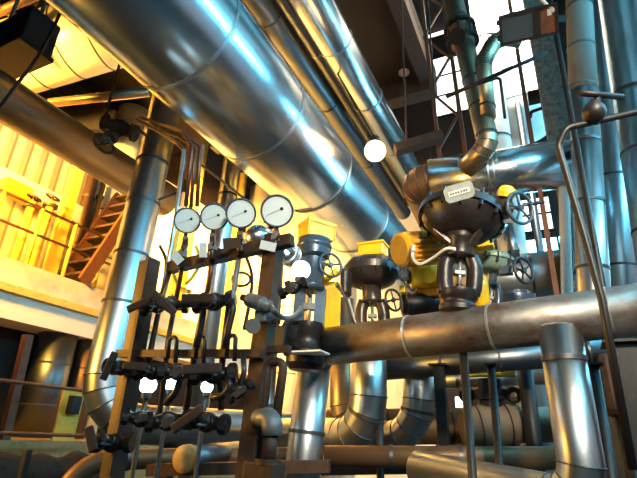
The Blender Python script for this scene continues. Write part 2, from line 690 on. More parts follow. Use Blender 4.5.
for y_ in (.6,):
    hanger(leax.x, leax.z, ler, y_, zc, 'rod hanger holding the slanting bronze pipe at left' if y_ > 1 else 'rod hanger holding the slanting bronze pipe outside the left border')
for ax_, r_, y_, w_ in ((p3ax, p3r, 3.2, 'dark grey pipe beside the huge pipe'), (p4ax, p4r, 3.6, 'narrow dark overhead pipe'), (p5ax, p5r, 7.0, 'thin bronze overhead pipe')):
    hanger(ax_.x, ax_.z, r_, y_, zc, 'rod hanger holding the ' + w_)
# ================================================================ LEFT SIDE: DUCT, COLUMNS, LEDGE FITTINGS
a, b = P(20, 62, 7.4), P(120, 22, 7.4)
d = (b - a)
d.z *= .3
a0 = a - d * .9
pipe('fat yellow-lit duct passing behind the huge pipe at upper left', [a0 + d * ((-7.6 - a0.x) / d.x) if a0.x < -7.6 else a0, b + d * .6], .56, 'cream_clad', name='duct', cat='duct', seams=(.3, .47, .62), seg=48)
# pale big column
ca = onX(95, 282, -7.5)
cb = ca
pipe('fat cream column pipe behind the slanting bronze pipe at left', [drop(ca, z_t), (cb.x, cb.y, 7.9)], .34, 'cream_clad', seams=(.2, .42, .6), name='column_pipe', cat='pipe')
ca = onX(124, 280, -7.6)
cb = ca
pipe('cream pipe standing behind the stairs at left', [drop(ca, z_t), (cb.x, cb.y, 6.5)], .24, 'cream_clad', seams=(.3, .7), name='column_pipe', cat='pipe')
# further columns standing in the lit area behind the gauges
for ca, r, mt, lb in (
        (onY(250, 300, 10.6), .33, 'cream_clad', 'cream column pipe glowing behind the second gauge from the right'),
        (onY(288, 330, 10.8), .36, 'cream_clad', 'cream column pipe behind the left valve with the blue drum'),
        (onX(176, 300, -7.3), .17, 'yellow_rail', 'thin yellow pipe behind the manifold valves'),
        (onX(228, 300, -7.4), .12, 'yellow_rail', 'thinnest yellow pipe behind the gauge rack'),
        (onY(336, 330, 10.9), .30, 'cream_clad', 'cream column pipe standing behind the second dark valve')):
    pipe(lb, [drop(ca, 0 if ca.x > -6.3 else z_t), (ca.x, ca.y, 8.5)], r, mt, seams=(.35, .55, .75), name='column_pipe', cat='pipe')

# dark box hanging in the top left corner
a = P(-16, 34, 4.6)
bx = thing('junction_box', 'big black box hanging in the top left corner', 'box', a)
m = frame(a, (0, 0, 1), V((1, .05, 0)))
pa = P(41, 56, 4.6)
obj('box_body', box(new(), (pa.x - .45, pa.y - .06, pa.z + .26), (.9, .32, .42), None, .02), 'black', bx, True)
obj('box_lid', box(new(), (pa.x - .45, pa.y - .06, pa.z + .03), (.94, .36, .05), None, .01), 'black', bx, True)
for s in (-.75, -.15):
    obj('hanger_rod', cyl(new(), (pa.x + s, pa.y - .06, pa.z + .46), (pa.x + s, pa.y - .06, zc), .02, 8), 'rust', bx, True)
for k, (a_, b_, r_, lb) in enumerate([(P(-6, 14, 6.3), P(44, -8, 6.3), .06, 'upper brown pipe in the very top left corner'), (P(-6, 4, 6.2), P(30, 26, 6.6), .045, 'thin brown pipe sloping in the very top left corner'),
                                (P(22, 30, 6.5), P(38, -8, 6.6), .05, 'short brown upright pipe at the top left beside the duct')]):
    rod('small_pipe', lb, 'pipe', [a_ - (b_ - a_) * .6, b_ + (b_ - a_) * .6], r_, 'brown_pipe')
cable('hanging_cable', 'black cable hanging across the top left corner', [P(0, 107, 3.9), P(14, 88, 3.9), P(34, 62, 3.95), P(48, 38, 4.0), P(57, 20, 4.0), P(66, -4, 4.0)], .014, 'black')
# small pipe and dark brackets behind the bronze pipe
a, b = P(50, 103, 6.0), P(150, 92, 6.0)
rod('small_pipe', 'thin bronze pipe crossing behind the slanting bronze pipe at upper left', 'pipe', [a, b], .06, 'bronze')
a, b = P(52, 112, 8.9), P(112, 122, 8.9)
T = thing('cable_tray', 'dark cable tray under the thin crossing pipe at upper left', 'cable tray', a)
obj('tray', bar(new(), a, b, .5, .1), 'black', T, True)
for t in (.2, .8):
    p = a + (b - a) * t
    obj('hanger_rod', cyl(new(), p, V((p.x, p.y, zc)), .015, 8), 'rust', T, True)
# brown gate valve with its wheel beside the tube bundle
c = P(118, 131, 4.6)
T = thing('gate_valve', 'dark brown gate valve hanging left of the brown tube bundle', 'valve', c)
a, b = P(104, 122, 4.6), P(136, 134, 4.6)
d = (b - a).normalized()
L = (b - a).length
obj('valve_body', lathe(new(), [(.05, 0), (.085, 0), (.085, 0), (.085, .03), (.085, .03), (.05, .05), (.085, L * .5), (.05, L - .05), (.085, L - .03), (.085, L - .03), (.085, L), (.085, L)], a, d, 20), 'rust', T, True)
obj('bonnet', lathe(new(), sharp([(.06, 0), (.045, .10), (.07, .10), (.07, .13), (.02, .13), (.02, .24)]), c, (-.1, -.5, -1), 16), 'rust', T, True)
wh = obj('handwheel', torus(new(), c + V((-.02, -.10, -.21)), (-.1, -.5, -1), .10, .014, 24, 8), 'rust', T, True)
obj('spindle', cyl(new(), c + V((-.02, -.10, -.21)) - V((.1, 0, 0)), c + V((-.02, -.10, -.21)) + V((.1, 0, 0)), .012, 8), 'rust', wh, True)
obj('hanger_rod', cyl(new(), a, V((a.x, a.y, zc)), .014, 8), 'rust', T, True)
# dark valve behind, left of the tube bundle
vb = P(121, 130, 3.75)


# railing, posts and pipes on the ledge
def post_on_ledge(u, vb_, vt, x, r, mat, name, label, cat, group=None):
    a = onX(u, vb_, x)
    b = near(u + (vb_ - vt) * .22, vt, a, (0, 0, 1))
    return rod(name, label, cat, [V((a.x, a.y, z_t)), V((a.x, a.y, b.z))], r, mat, 0, group)


xrail = xs - .15
def railpoint(u, v):
    return onX(u, v, xrail)


rz1 = railpoint(40, 236).z
rz2 = railpoint(40, 208).z
rail_y0, rail_y1 = 1.2, railpoint(118, 250).y
RT = thing('railing', 'yellow pipe railing along the left concrete ledge', 'railing', (xrail, rail_y0, z_t))
for z in (rz1, rz2):
    obj('rail', cyl(new(), (xrail, rail_y0, z), (xrail, rail_y1, z), .022, 10), 'redbrown', RT, True)
for k in range(7):
    y = rail_y0 + (rail_y1 - rail_y0) * (k + .5) / 7
    obj('post', cyl(new(), (xrail, y, z_t), (xrail, y, rz2), .03, 10), 'yellow_rail', RT, True)
a = onX(58, 240, -6.9)
b = near(74, 170, a, (0, 0, 1))
single('steel_column', 'yellow steel post dividing the ribbed panels at left', 'post', bar(new(), V((a.x, a.y, z_t)), V((a.x, a.y, b.z + .4)), .16, .16, (1, 0, 0)), 'yellow_rail')
for k, (u, lb) in enumerate([(12, 'first yellow pipe stub on the ledge, at the left border of the picture'), (32, 'second yellow pipe stub on the ledge, under the yellow box')]):
    a = onX(u, 268, -6.75)
    t = near(u + 12, 200, a, (0, 0, 1))
    T = thing('ledge_pipe', lb, 'pipe', (a.x, a.y, z_t), 'yellow pipe stubs on the ledge')
    obj('pipe_body', cyl(new(), V((a.x, a.y, z_t)), V((a.x, a.y, t.z)), .06, 14), 'yellow_rail', T, True)
    obj('flange', lathe(new(), sharp([(.06, 0), (.11, 0), (.11, .05), (.06, .05)]), (a.x, a.y, t.z - .1), (0, 0, 1), 16), 'rust', T, True)
    obj('valve_wheel', torus(new(), (a.x, a.y, t.z + .08), (0.3, .2, 1), .10, .018, 20, 8), 'rust', T, True)
    obj('valve_stem', cyl(new(), (a.x, a.y, t.z - .02), (a.x, a.y, t.z + .1), .02, 8), 'rust', T, True)
a = onX(18, 190, -7.0)
yb = thing('control_box', 'small bright yellow box on the ribbed wall at left', 'box', (xp + .14, a.y, a.z - .12))
obj('box_body', box(new(), (xp + .14 + .10, a.y, a.z), (.2, .42, .24), None, .015), 'yellow', yb, True)
obj('cover', box(new(), (xp + .14 + .21, a.y, a.z), (.02, .36, .2), None, .006), 'yellow', yb, True)
# rusty pipe bundle right of the post
a = onX(76, 236, -6.8)
for k, (du, r, mt, lb) in enumerate([(0, .09, 'rust', 'rusty upright pipe beside the yellow steel post'), (12, .05, 'brown_pipe', 'slim brown upright pipe beside the rusty one on the ledge')]):
    a = onX(76 + du, 245, -7.2)
    t = near(90 + du, 175, a, (0, 0, 1))
    pipe(lb, [(a.x, a.y, z_t), (a.x, a.y, t.z)], r, mt, seams=(.4, .8), seam_mat='rust', seam_w=.03, seam_h=.02, seg=18)

# steep stair on the ledge
s0, s1 = P(72, 292, 5.6), None
xst = onX(80, 288, -5.9)
sa = onX(82, 284, -6.38)
sb = near(132, 208, sa, (0, .55, 1))
ST = thing('steel_stair', 'steep steel stair rising behind the tall left column pipe', 'stairs', V((sa.x, sa.y, z_t)))
dirn = (sb - sa).normalized()
sb = sb + dirn * .5
sa = sa + dirn * ((z_t + .02 - sa.z) / dirn.z)
for dx in (0, -.62):
    o_ = V((dx, 0, 0))
    obj('stringer', bar(new(), sa + o_, sb + o_, .06, .2, (1, 0, 0)), 'redbrown', ST, True)
nst = 8
STA, STB = sa.copy(), sb.copy()
for k in range(nst):
    p = sa + (sb - sa) * ((k + .6) / nst)
    obj('tread', box(new(), (p.x - .31, p.y + .02, p.z), (.6, .24, .04)), 'rust', ST, True)
# dark things below the ledge
for k, (u0, v0, u1, v1, x, r, mt, lb) in enumerate([
        (70, 432, 88, 345, -6.62, .17, 'brown_pipe', 'brown upright pipe under the ledge, right of the dark red post'),
        (34, 432, 52, 350, -6.68, .27, 'dark_steel', 'wide dark upright tank pipe under the ledge at left'),
        (89, 432, 100, 360, -6.55, .11, 'cream_clad', 'pale yellow upright pipe under the ledge next to the column pipe'),
        (56, 432, 70, 355, -6.85, .10, 'rust', 'rusty upright pipe between the two wide pipes under the ledge')]):
    a = onX(u0, v0, x)
    pipe(lb, [V((a.x, a.y, pl.z if x > -6.99 else 0)), V((a.x, a.y, z_b))], r, mt, seams=(.3, .7), seg=24)
a = onX(8, 425, -5.45)
single('red_post', 'dark red leaning post at the far left under the ledge', 'post', bar(new(), V((a.x, a.y, pl.z)), near(28, 335, a, (0, 0, 1)), .09, .09, (1, 0, 0)), 'redbrown')
for v0, lb in ((384, 'upper thin red rail crossing the far left under the ledge'), (434, 'lower thin red rail crossing the far left near the bottom')):
    a = onX(30, v0, -5.0)
    single('guard_rail', lb, 'rail', cyl(new(), (a.x, .9, a.z), (a.x, onX(96, v0 + 8, -5.0).y, a.z), .02, 10), 'redbrown')
# box with sign on the pale pipe
a = onX(73, 405, -5.5)
bx = thing('switch_box', 'small dark switch box on a yellow board under the ledge', 'box', V((a.x, a.y, pl.z)))
obj('board', box(new(), (a.x - .04, a.y, pl.z + (a.z - pl.z) / 2 + .1), (.03, .3, a.z - pl.z + .2)), 'yellow_rail', bx, True)
obj('box_body', box(new(), (a.x + .02, a.y, a.z), (.09, .14, .22), None, .01), 'black', bx, True)

def under_big(A, B):
    """where the line A-B meets the underside of the huge pipe"""
    d = (B - A).normalized()
    t = 0.0
    while t < 8:
        p = A + d * t
        if math.hypot(p.x - bax.x, p.z - bax.z) < br + .005:
            return A + d * (t - .0)
        t += .01
    return A + (B - A) * 1.9


# ================================================================ TALL LEFT COLUMN PIPE WITH ELBOW
A = P(103, 385, 4.1)
B = up(163, 140, A)
Bt = V((B.x, B.y, 7.9))
E0 = P(112, 420, 4.1)
E1 = P(300, 431, 4.65)
corner = A + (A - B).normalized() * ((A.z - E0.z + .03) / (B - A).normalized().z)
pipe('tall steel pipe left of the gauges, turning right at its foot', [Bt, corner, E1], .165, 'steel', bend=.38, mitre=5,
     seams=(.34, .47, .53, .6, .66), seg=40, name='column_pipe')
# its foot
for t in (.35,):
    p = corner + (E1 - corner) * t
    single('pipe_stand', 'black stand carrying the low brown run of the tall left pipe', 'stand', bar(new(), drop(p), p - V((0, 0, .135)), .09, .09), 'black')

A = P(198, 400, 5.1)
B = up(232, 180, A)
pipe('pale steel pipe standing behind the two left gauges', [drop(A), V((B.x, B.y, 7.9))], .115, 'steel', seams=(.45, .55, .65, .75), seg=32, name='column_pipe')
A = P(268, 400, 3.1)
B = up(277, 250, A)
pipe('slim steel pipe standing right behind the main rack post', [drop(A), B + V((0, 0, .02))], .058, 'steel', seams=(.6, .8), seg=28, name='column_pipe')

# ================================================================ GAUGE RACK
YR = 1.8                                     # the rack stands in this plane
def R_(u, v, dy=0.0):
    return onY(u, v, YR + dy)


# --- rack frame
RK = thing('gauge_rack', 'rusty steel frame carrying the gauges and needle valves', 'rack', drop(R_(250, 478)))
pa, pb = R_(262, 300), None
post_b = R_(240, 470)
post_t = up(275, 236, post_b)
obj('post', bar(new(), drop(post_b), post_t, .075, .075, (1, 0, 0)), 'brown_channel', RK, True)
lp_b = R_(117, 470)
lp_t = up(150, 262, lp_b)
obj('post', bar(new(), drop(lp_b), lp_t, .085, .07, (1, 0, 0)), 'brown_channel', RK, True)
obj('post_edge', bar(new(), drop(lp_b) + V((.055, -.03, 0)), lp_t + V((.055, -.03, 0)), .02, .09, (1, 0, 0)), 'rust', RK, True)
obj('crossbar', bar(new(), R_(119, 354, -.05), R_(262, 354, -.05), .045, .035, (0, 1, 0)), 'rust', RK, True)
top_a, top_b = R_(170, 268, -.02), R_(292, 240, -.02)
obj('gauge_bar', bar(new(), top_a, top_b, .05, .055, (0, 1, 0)), 'rust', RK, True)
# inverted U bracket right of the main post
u0, u1 = R_(270, 420, .02), R_(285, 360, .02)
obj('bracket', sweep(new(), fillet([R_(258, 470, .03), R_(268, 362, .03), R_(284, 362, .03), R_(275, 430, .03)], .03, 5), .02, 10), 'rust', RK, True)
obj('bracket_arm', bar(new(), R_(262, 350, .02), R_(290, 349, .02), .03, .03, (0, 1, 0)), 'rust', RK, True)
for (u, v) in ((176, 262), (206, 256), (240, 249), (272, 244)):
    pass

# --- gauges
def make_gauge():
    T = thing('pressure_gauge', 'x', 'gauge', Matrix.Identity(4), 'round pressure gauges on the rack')
    c = new()
    lathe(c, [(.2, -.36), (.2, -.36), (.78, -.34), (.86, -.28), (.9, -.2), (.92, 0.0), (.92, 0.0), (.3, 0.0)], (0, 0, 0), (0, 0, 1), 48)
    obj('case', c, 'brown_iron', T)
    obj('bezel', lathe(new(), [(.93, -.08), (1.0, -.08), (1.02, -.03), (1.02, .05), (.98, .085), (.94, .09), (.90, .07), (.88, .01)], (0, 0, 0), (0, 0, 1), 56), 'blue_iron', T)
    dl = obj('dial', lathe(new(), sharp([(.9, .0), (.9, .02)]), (0, 0, 0), (0, 0, 1), 48), 'dial', T)
    s = new()
    for k in range(31):
        a = math.radians(225 - 270 * k / 30)
        L = .14 if k % 5 == 0 else .07
        r0 = .82
        bar(s, (math.cos(a) * r0, math.sin(a) * r0, .023), (math.cos(a) * (r0 - L), math.sin(a) * (r0 - L), .023), .018 if k % 5 == 0 else .010, .006, (0, 0, 1))
    obj('scale_marks', s, 'grey', dl)
    n = new()
    bar(n, (.24, .12, .04), (-.62, -.30, .04), .03, .01, (0, 0, 1))
    obj('needle', n, 'black', dl)
    obj('needle_hub', lathe(new(), sharp([(.10, .02), (.10, .06), (.05, .08)]), (.28, .15, 0), (0, 0, 1), 16), 'black', dl)
    st = new()
    lathe(st, sharp([(.16, -.35), (.16, .1)]), (0, -1.05, -.16), (0, 1, 0), 16)
    obj('stem', st, 'brown_iron', T)
    obj('hex_nut', lathe(new(), sharp([(.24, 0), (.24, .28)]), (0, -1.48, -.16), (0, 1, 0), 6, False), 'grey', T)
    return T


GL = ['leftmost and smallest of the four round pressure gauges', 'second pressure gauge from the left in the row of four',
      'third pressure gauge from the left, overlapping the second one', 'rightmost and largest of the four round pressure gauges, nearest the yellow box']
proto = None
GC = []
for i, (u, v, rp) in enumerate([(187.3, 220.5, 13.6), (214.2, 216.8, 14.2), (241, 213.3, 15.6), (277, 211, 17.0)]):
    c = R_(u, v, -.07)
    depth = (ROT.transposed() @ (c - CAMP)).z * -1
    r = rp * depth / F / 1.03
    nrm = (CAMP - c)
    nrm.z *= .75
    nrm.x *= .8
    x, y, z = basis(nrm, V((0, 0, 1)))
    mm = Matrix((y * -1, x, z)).transposed()
    if mm.determinant() < 0:
        mm = Matrix((y, x, z)).transposed()
    m = mm.to_4x4() @ Matrix.Rotation(math.radians(0), 4, 'Z') @ Matrix.Diagonal((r, r, r, 1))
    m.translation = c
    if proto is None:
        proto = make_gauge()
        proto['label'] = GL[0]
        proto.matrix_world = m
        g = proto
    else:
        g = copy_tree(proto, m, GL[i])
    GC.append((c, r, m))

# gauge cocks with pale tags hanging beneath each gauge on the bar
for i, ((c, r, m), (u, v)) in enumerate(zip(GC, [(180, 262), (212, 254), (241, 247), (275, 240)])):
    top = m @ V((0, -1.5, -.16))
    low = R_(u, v + 6, -.06)
    T = thing('gauge_cock', ['gauge cock under the leftmost pressure gauge', 'gauge cock under the second pressure gauge from the left',
                             'gauge cock under the third pressure gauge from the left', 'gauge cock under the rightmost pressure gauge'][i], 'valve', low, 'gauge cocks on the gauge bar')
    obj('cock_body', sweep(new(), [top, low], .016, 12), 'brown_iron', T, True)
    d = (top - low).normalized()
    obj('union_nut', lathe(new(), sharp([(.026, .0), (.026, .045)]), low + (top - low) * .35, d, 6, False), 'grey', T, True)
    obj('lever', bar(new(), low + (top - low) * .6, low + (top - low) * .6 + V((.05, -.05, .0)), .014, .008), 'rust', T, True)
for i, (u, v, du, dv, rot, mt) in enumerate([(177, 258, 11, 8, -40, 'label'), (203, 250, 7, 14, 10, 'label'), (232, 243, 17, 10, 12, 'brown_channel'), (268, 246, 15, 8, -8, 'label')]):
    c = R_(u, v, -.10)
    k = (ROT.transposed() @ (c - CAMP)).z * -1 / F
    m = frame(c, CAMP - c, (0, 0, 1)) @ Matrix.Rotation(math.radians(rot), 4, 'Z')
    lb = ['pale square tag hanging under the leftmost gauge', 'pale upright tag under the second gauge from the left', 'tan folded tag on the bar under the third gauge',
          'white label plate on the gauge bar at the main post'][i]
    T = single('name_tag', lb, 'tag', box(new(), (0, 0, 0), (dv * k, du * k, .006), m, .002), mt)

# --- impulse tubes coming down to the gauges
for i, (pts, lb, mt) in enumerate([
        ([(137, 120), (158, 131), (178, 144), (186, 152), (178, 205)], 'leftmost brown tube of the bundle bending down to the left gauge', 'brown_tube'),
        ([(140, 117), (160, 124), (183, 131), (192, 146), (186, 206)], 'topmost brown tube of the bundle above the left gauge', 'brown_tube'),
        ([(139, 122), (158, 129), (188, 138), (200, 147), (197, 206)], 'brown tube with the outermost bend, right of the bundle', 'brown_tube'),
        ([(139, 121), (156, 128), (180, 137), (195, 147), (191, 207)], 'brown tube in the middle of the bundle above the left gauge', 'brown_tube')]):
    ps = [R_(u, v, .10 + .025 * i - (.0 if j > 1 else -.15)) for j, (u, v) in enumerate(pts)]
    rod('impulse_tube', lb, 'tube', ps, .013, mt, .08, 'brown impulse tubes above the left gauge', 10)
a, b = R_(132, 125, .3), R_(154, 141, .3)
single('tube_bracket', 'dark slanting bar under the start of the brown tube bundle', 'bracket', bar(new(), a, b, .025, .025), 'black')
pl2 = [R_(*q, .22) for q in ((187, 134), (203, 143), (196, 185), (184, 178))]
bm = new()
vs_ = [bm.verts.new(p) for p in pl2] + [bm.verts.new(p + V((0, .02, 0))) for p in pl2]
bm.faces.new(vs_[:4]); bm.faces.new(vs_[:3:-1])
for k in range(4):
    bm.faces.new((vs_[k], vs_[(k + 1) % 4], vs_[4 + (k + 1) % 4], vs_[4 + k]))
single('tube_panel', 'rusty sheet panel behind the vertical brown tubes', 'panel', bm, 'redbrown')
rod('pressure_tube', 'pale straight tube running down from the tube bundle past the left gauge', 'tube', [R_(184, 150, .04), R_(176, 215, .04), R_(164, 285, .02), R_(147, 364, .0)], .012, 'tube', .1)
cable('black_wire', 'black wire slanting behind the gauges up to the huge pipe', [R_(200, 164, .4), R_(222, 181, .3), R_(246, 200, .15)], .008, 'black')
cable('black_wire', 'black wire sagging left of the leftmost gauge', [R_(158, 200, .1), R_(168, 196, .15), R_(184, 190, .2)], .008, 'black')
cable('black_wire', 'black wire running from the rightmost gauge to the huge pipe', [GC[3][0] + V((.09, .03, 0)), R_(300, 210, .2), R_(311, 208, .6)], .005, 'black')

# vertical lines of the manifold
LINES = [([(187, 238), (183, 262), (176, 300)], 'left', .013, 'brown_tube', 'brown line dropping from the leftmost gauge to the upper valves'),
         ([(176, 300), (168, 340), (164, 380), (158, 425)], 'l2', .013, 'rust', 'rusty line between the upper and lower valves at left'),
         ([(205, 300), (196, 345), (190, 385), (186, 410)], 'l3', .015, 'rust', 'rusty line dropping from the middle upper valve'),
         ([(241, 240), (234, 290), (229, 300)], 'l4', .014, 'grey', 'grey line dropping from the third gauge to the right upper valve'),
         ([(229, 303), (224, 345), (220, 385), (221, 410)], 'l5', .015, 'rust', 'rusty line dropping from the right upper valve'),
         ([(214, 240), (211, 270), (206, 300)], 'l6', .012, 'brown_tube', 'brown line dropping from the second gauge to the middle upper valve'),
         ([(172, 262), (160, 305), (152, 345), (148, 372)], 'l7', .013, 'brown_tube', 'brown line left of the pale straight tube down to the lit valves')]
for pts, _, r, mt, lb in LINES:
    rod('impulse_line', lb, 'tube', [R_(u, v, -.02) for u, v in pts], r, mt, .05)
for i, (u, v, lb) in enumerate([(172, 345, 'left'), (200, 345, 'middle'), (231, 343, 'right')]):
    a, b = R_(u - 4.5, v + 14, -.09), R_(u - 3, v - 3, -.09)
    c, e = R_(u + 4.5, v - 3, -.09), R_(u + 3.5, v + 18, -.09)
    pts = [a, b]
    mid = (b + c) / 2
    rr = (c - b) / 2
    for k in range(1, 8):
        t = PI * k / 8
        pts.append(mid - rr * math.cos(t) + V((0, 0, rr.length)) * math.sin(t))
    pts += [c, e]
    single('siphon_loop', '%s one of the three black hooped tubes above the crossbar' % lb, 'tube', sweep(new(), pts, .010, 10), 'black', 'black hooped tubes on the crossbar')

# --- needle valves
def make_valve():
    """local frame: line along X, spindle and T handle along +Y... unit = metres"""
    T = thing('needle_valve', 'x', 'valve', Matrix.Identity(4), 'dark needle valves of the manifold')
    b = new()
    lathe(b, [(.02, -.085), (.034, -.085), (.034, -.085), (.034, -.055), (.034, -.055), (.024, -.05), (.026, -.03), (.036, -.015), (.038, 0), (.036, .015), (.026, .03), (.024, .05), (.034, .055), (.034, .055), (.034, .085), (.034, .085), (.02, .085)], (0, 0, 0), (1, 0, 0), 16)
    obj('valve_body', b, 'iron', T)
    for s in (-1, 1):
        obj('union_nut', lathe(new(), sharp([(.038, -.012), (.038, .012)]), (s * .07, 0, 0), (1, 0, 0), 6, False), 'iron', T)
    bo = obj('bonnet', lathe(new(), [(.03, .02), (.03, .045), (.03, .045), (.022, .05), (.022, .085), (.022, .085), (.03, .088), (.03, .105), (.03, .105), (.014, .11)], (0, 0, 0), (0, 1, 0), 12), 'iron', T)
    obj('spindle', cyl(new(), (0, .10, 0), (0, .165, 0), .009, 10), 'rust', T)
    obj('handle', box(new(), (0, .165, 0), (.17, .018, .034), None, .005), 'rust', T)
    for s in (-1, 1):
        obj('gland_bolt', cyl(new(), (s * .024, .06, .012), (s * .024, .125, .012), .005, 8), 'grey', bo)
    return T


VP = None
# u, v of the body; tilt of its line; label; size; the two ends of its bar handle
VALVES = [
    (158, 306, 8, 'upper needle valve at left, its bar handle against the tall column pipe', 1.0, (129, 310, 151, 298)),
    (171, 305, -6, 'upper needle valve whose bar handle slants down to the right, second from left', 1.0, (155, 293, 173, 313)),
    (214, 302, 5, 'upper needle valve at right, nearest to the grey transmitter', 1.15, (184, 299, 212, 298)),
    (121, 368, -8, 'needle valve with upright handle left of the three lit lamps', .95, (103, 380, 115, 352)),
    (153, 372, 3, 'needle valve just above the leftmost white lamp', 1.0, (126, 366, 145, 367)),
    (178, 372, -3, 'needle valve between the middle and the right white lamp', 1.0, (172, 376, 182, 368)),
    (214, 374, 4, 'needle valve just above the right white lamp', 1.15, (185, 371, 219, 367)),
    (141, 419, -4, 'bottom needle valve nearest the left rack post', .95, (136, 420, 148, 417)),
    (168, 421, 3, 'bottom needle valve second from the left rack post, under the middle lamp', 1.1, (162, 425, 173, 420)),
    (207, 422, -5, 'bottom needle valve at right, with bar handle tilted up', 1.1, (174, 430, 201, 408)),
    (293, 288, 20, 'small black valve between the slim steel pipe and the blue-grey valve', .75, (287, 281, 291, 293)),
    (240, 391, 30, 'small black valve standing right of the white lamps', .7, (234, 396, 246, 388)),
    (113, 443, 4, 'needle valve at the bottom left with handle standing upright', 1.1, (89, 427, 93, 451))]
for i, (u, v, ang, lb, s, hb_) in enumerate(VALVES):
    c = R_(u, v, -.12)
    a = math.radians(ang)
    um, vm = (hb_[0] + hb_[2]) / 2, (hb_[1] + hb_[3]) / 2
    off = 0.0
    while off < .17 and (R_(um, vm, -.12 - off) - c).length < .165 * s:
        off += .004
    mid = R_(um, vm, -.12 - off)
    sdir = (mid - c).normalized()
    sy = (mid - c).length / .165
    xdir = V((math.cos(a), 0, math.sin(a)))
    if abs(xdir.dot(sdir)) > .75:
        xdir = V((-math.sin(a), 0, math.cos(a)))
    xdir = (xdir - sdir * xdir.dot(sdir)).normalized()
    zdir = xdir.cross(sdir)
    m = Matrix((xdir, sdir, zdir)).transposed().to_4x4() @ Matrix.Diagonal((s, sy, s, 1))
    m.translation = c
    if VP is None:
        VP = make_valve()
        VP['label'] = lb
        VP.matrix_world = m
        cur = VP
    else:
        cur = copy_tree(VP, m, lb)
    h0, h1 = R_(hb_[0], hb_[1], -.12 - off), R_(hb_[2], hb_[3], -.12 - off)
    hv = m.to_3x3().inverted() @ (h1 - h0)
    tw = math.atan2(-hv.z, hv.x)
    ln = math.hypot(hv.x, hv.z) / .17
    for ch in kids(cur):
        if ch.name.startswith('handle'):
            ch.matrix_basis = Matrix.Translation((0, .165, 0)) @ Matrix.Rotation(tw, 4, 'Y') @ Matrix.Diagonal((ln, 1, 1, 1)) @ Matrix.Translation((0, -.165, 0))

for k, (pts, lb) in enumerate([([(284, 292), (293, 288), (303, 284)], 'short black line through the small valve by the blue-grey valve'),
                ([(236, 398), (240, 391), (244, 372), (243, 352)], 'short black line rising from the small valve right of the lamps')]):
    rod('cross_line', lb, 'tube', [R_(u, v, -.115) for u, v in pts], .012, 'iron', .03)
for k, (pts, r, mt, lb) in enumerate([
        ([(178, 232), (172, 262), (178, 286), (190, 292)], .012, 'yellow_rail', 'yellow hose looping behind the left gauge cock'),
        ([(196, 246), (200, 262), (193, 276), (186, 284)], .010, 'yellow_rail', 'second yellow hose behind the gauge bar'),
        ([(160, 246), (166, 262), (162, 290), (154, 304)], .010, 'black', 'black hose behind the pale straight tube'),
        ([(246, 256), (252, 276), (250, 300), (244, 330)], .010, 'brown_tube', 'brown hose hanging left of the main rack post')]):
    cable('hose', lb, [R_(u, v, .16 + .03 * k) for u, v in pts], r, mt, cat='hose')
# manifold cross lines linking the valves
for pts, lb in (([(112, 372), (140, 372), (184, 373), (226, 374)], 'black cross line joining the valves above the lamps'),
                ([(130, 419), (160, 421), (200, 422), (228, 423)], 'black cross line joining the bottom valves'),
                ([(150, 307), (175, 306), (205, 303), (232, 300)], 'black cross line joining the upper valves')):
    rod('cross_line', lb, 'tube', [R_(u, v, -.115) for u, v in pts], .016, 'iron', .03)
for pts, lb in (([(226, 378), (231, 386), (224, 396), (212, 398)], 'black hooked tube right of the white lamps'),
                ([(196, 300), (204, 308), (200, 330), (196, 348)], 'black bent tube under the middle upper valve'),
                ([(232, 300), (233, 310), (228, 330), (225, 348)], 'black bent tube under the right upper valve'),
                ([(180, 380), (176, 392), (166, 404)], 'black bent tube between the white lamps')):
    rod('bent_tube', lb, 'tube', [R_(u, v, -.14) for u, v in pts], .015, 'iron', .05)

# --- grey transmitter on the main post, with cable
c = R_(258, 303, -.09)
T = thing('transmitter', 'grey transmitter clamped to the main rack post', 'transmitter', c)
a, b = R_(247, 299, -.10), R_(270, 307, -.10)
d = (b - a).normalized()
obj('housing', lathe(new(), [(.012, 0), (.03, .005), (.034, .02), (.034, .09), (.034, .09), (.028, .1), (.028, .13), (.012, .14)], a, d, 20), 'grey', T, True)
obj('cap', lathe(new(), sharp([(.016, -.03), (.016, .01)]), a, d, 12), 'black', T, True)
obj('base', box(new(), R_(263, 312, -.07), (.06, .05, .1), None, .008), 'grey', T, True)
obj('round_cover', lathe(new(), sharp([(.034, 0), (.034, .02)]), R_(253, 326, -.09), CAMP - c, 20), 'grey', T, True)
cable('grey_hose', 'grey flexible hose sagging from the transmitter to the left valve', [R_(268, 303, -.08), R_(275, 312, -.1), R_(284, 318, .1), R_(294, 316, .4), R_(302, 307, .75)], .013, 'grey', cat='hose')
cable('wire_coil', 'loop of dark wire behind the transmitter', [R_(241 + 9 * math.cos(k * .55), 280 + 6.5 * math.sin(k * .55) - k * .06, .35) for k in range(24)], .006, 'black')
# insulated elbows behind the rightmost gauge
for u, v, rr, lb in ((258, 238, .085, 'silver domed pipe end behind the rightmost gauge, left one'), (285, 250, .07, 'silver domed pipe end right of the gauge bar')):
    c = P(u, v, 3.0)
    T = thing('domed_pipe_end', lb, 'pipe', c)
    d = (CAMP - c).normalized() + V((-.3, 0, .3))
    d.normalize()
    obj('dome', lathe(new(), [(rr, -.25), (rr, 0), (rr * .94, .03), (rr * .8, .055), (rr * .5, .08), (rr * .1, .09)], c, d, 32), 'alu', T, True)
    obj('strap', torus(new(), c - d * .02, d, rr + .002, .006, 32, 8), 'band', T, True)
    obj('strap', torus(new(), c - d * .12, d, rr + .002, .006, 32, 8), 'band', T, True)

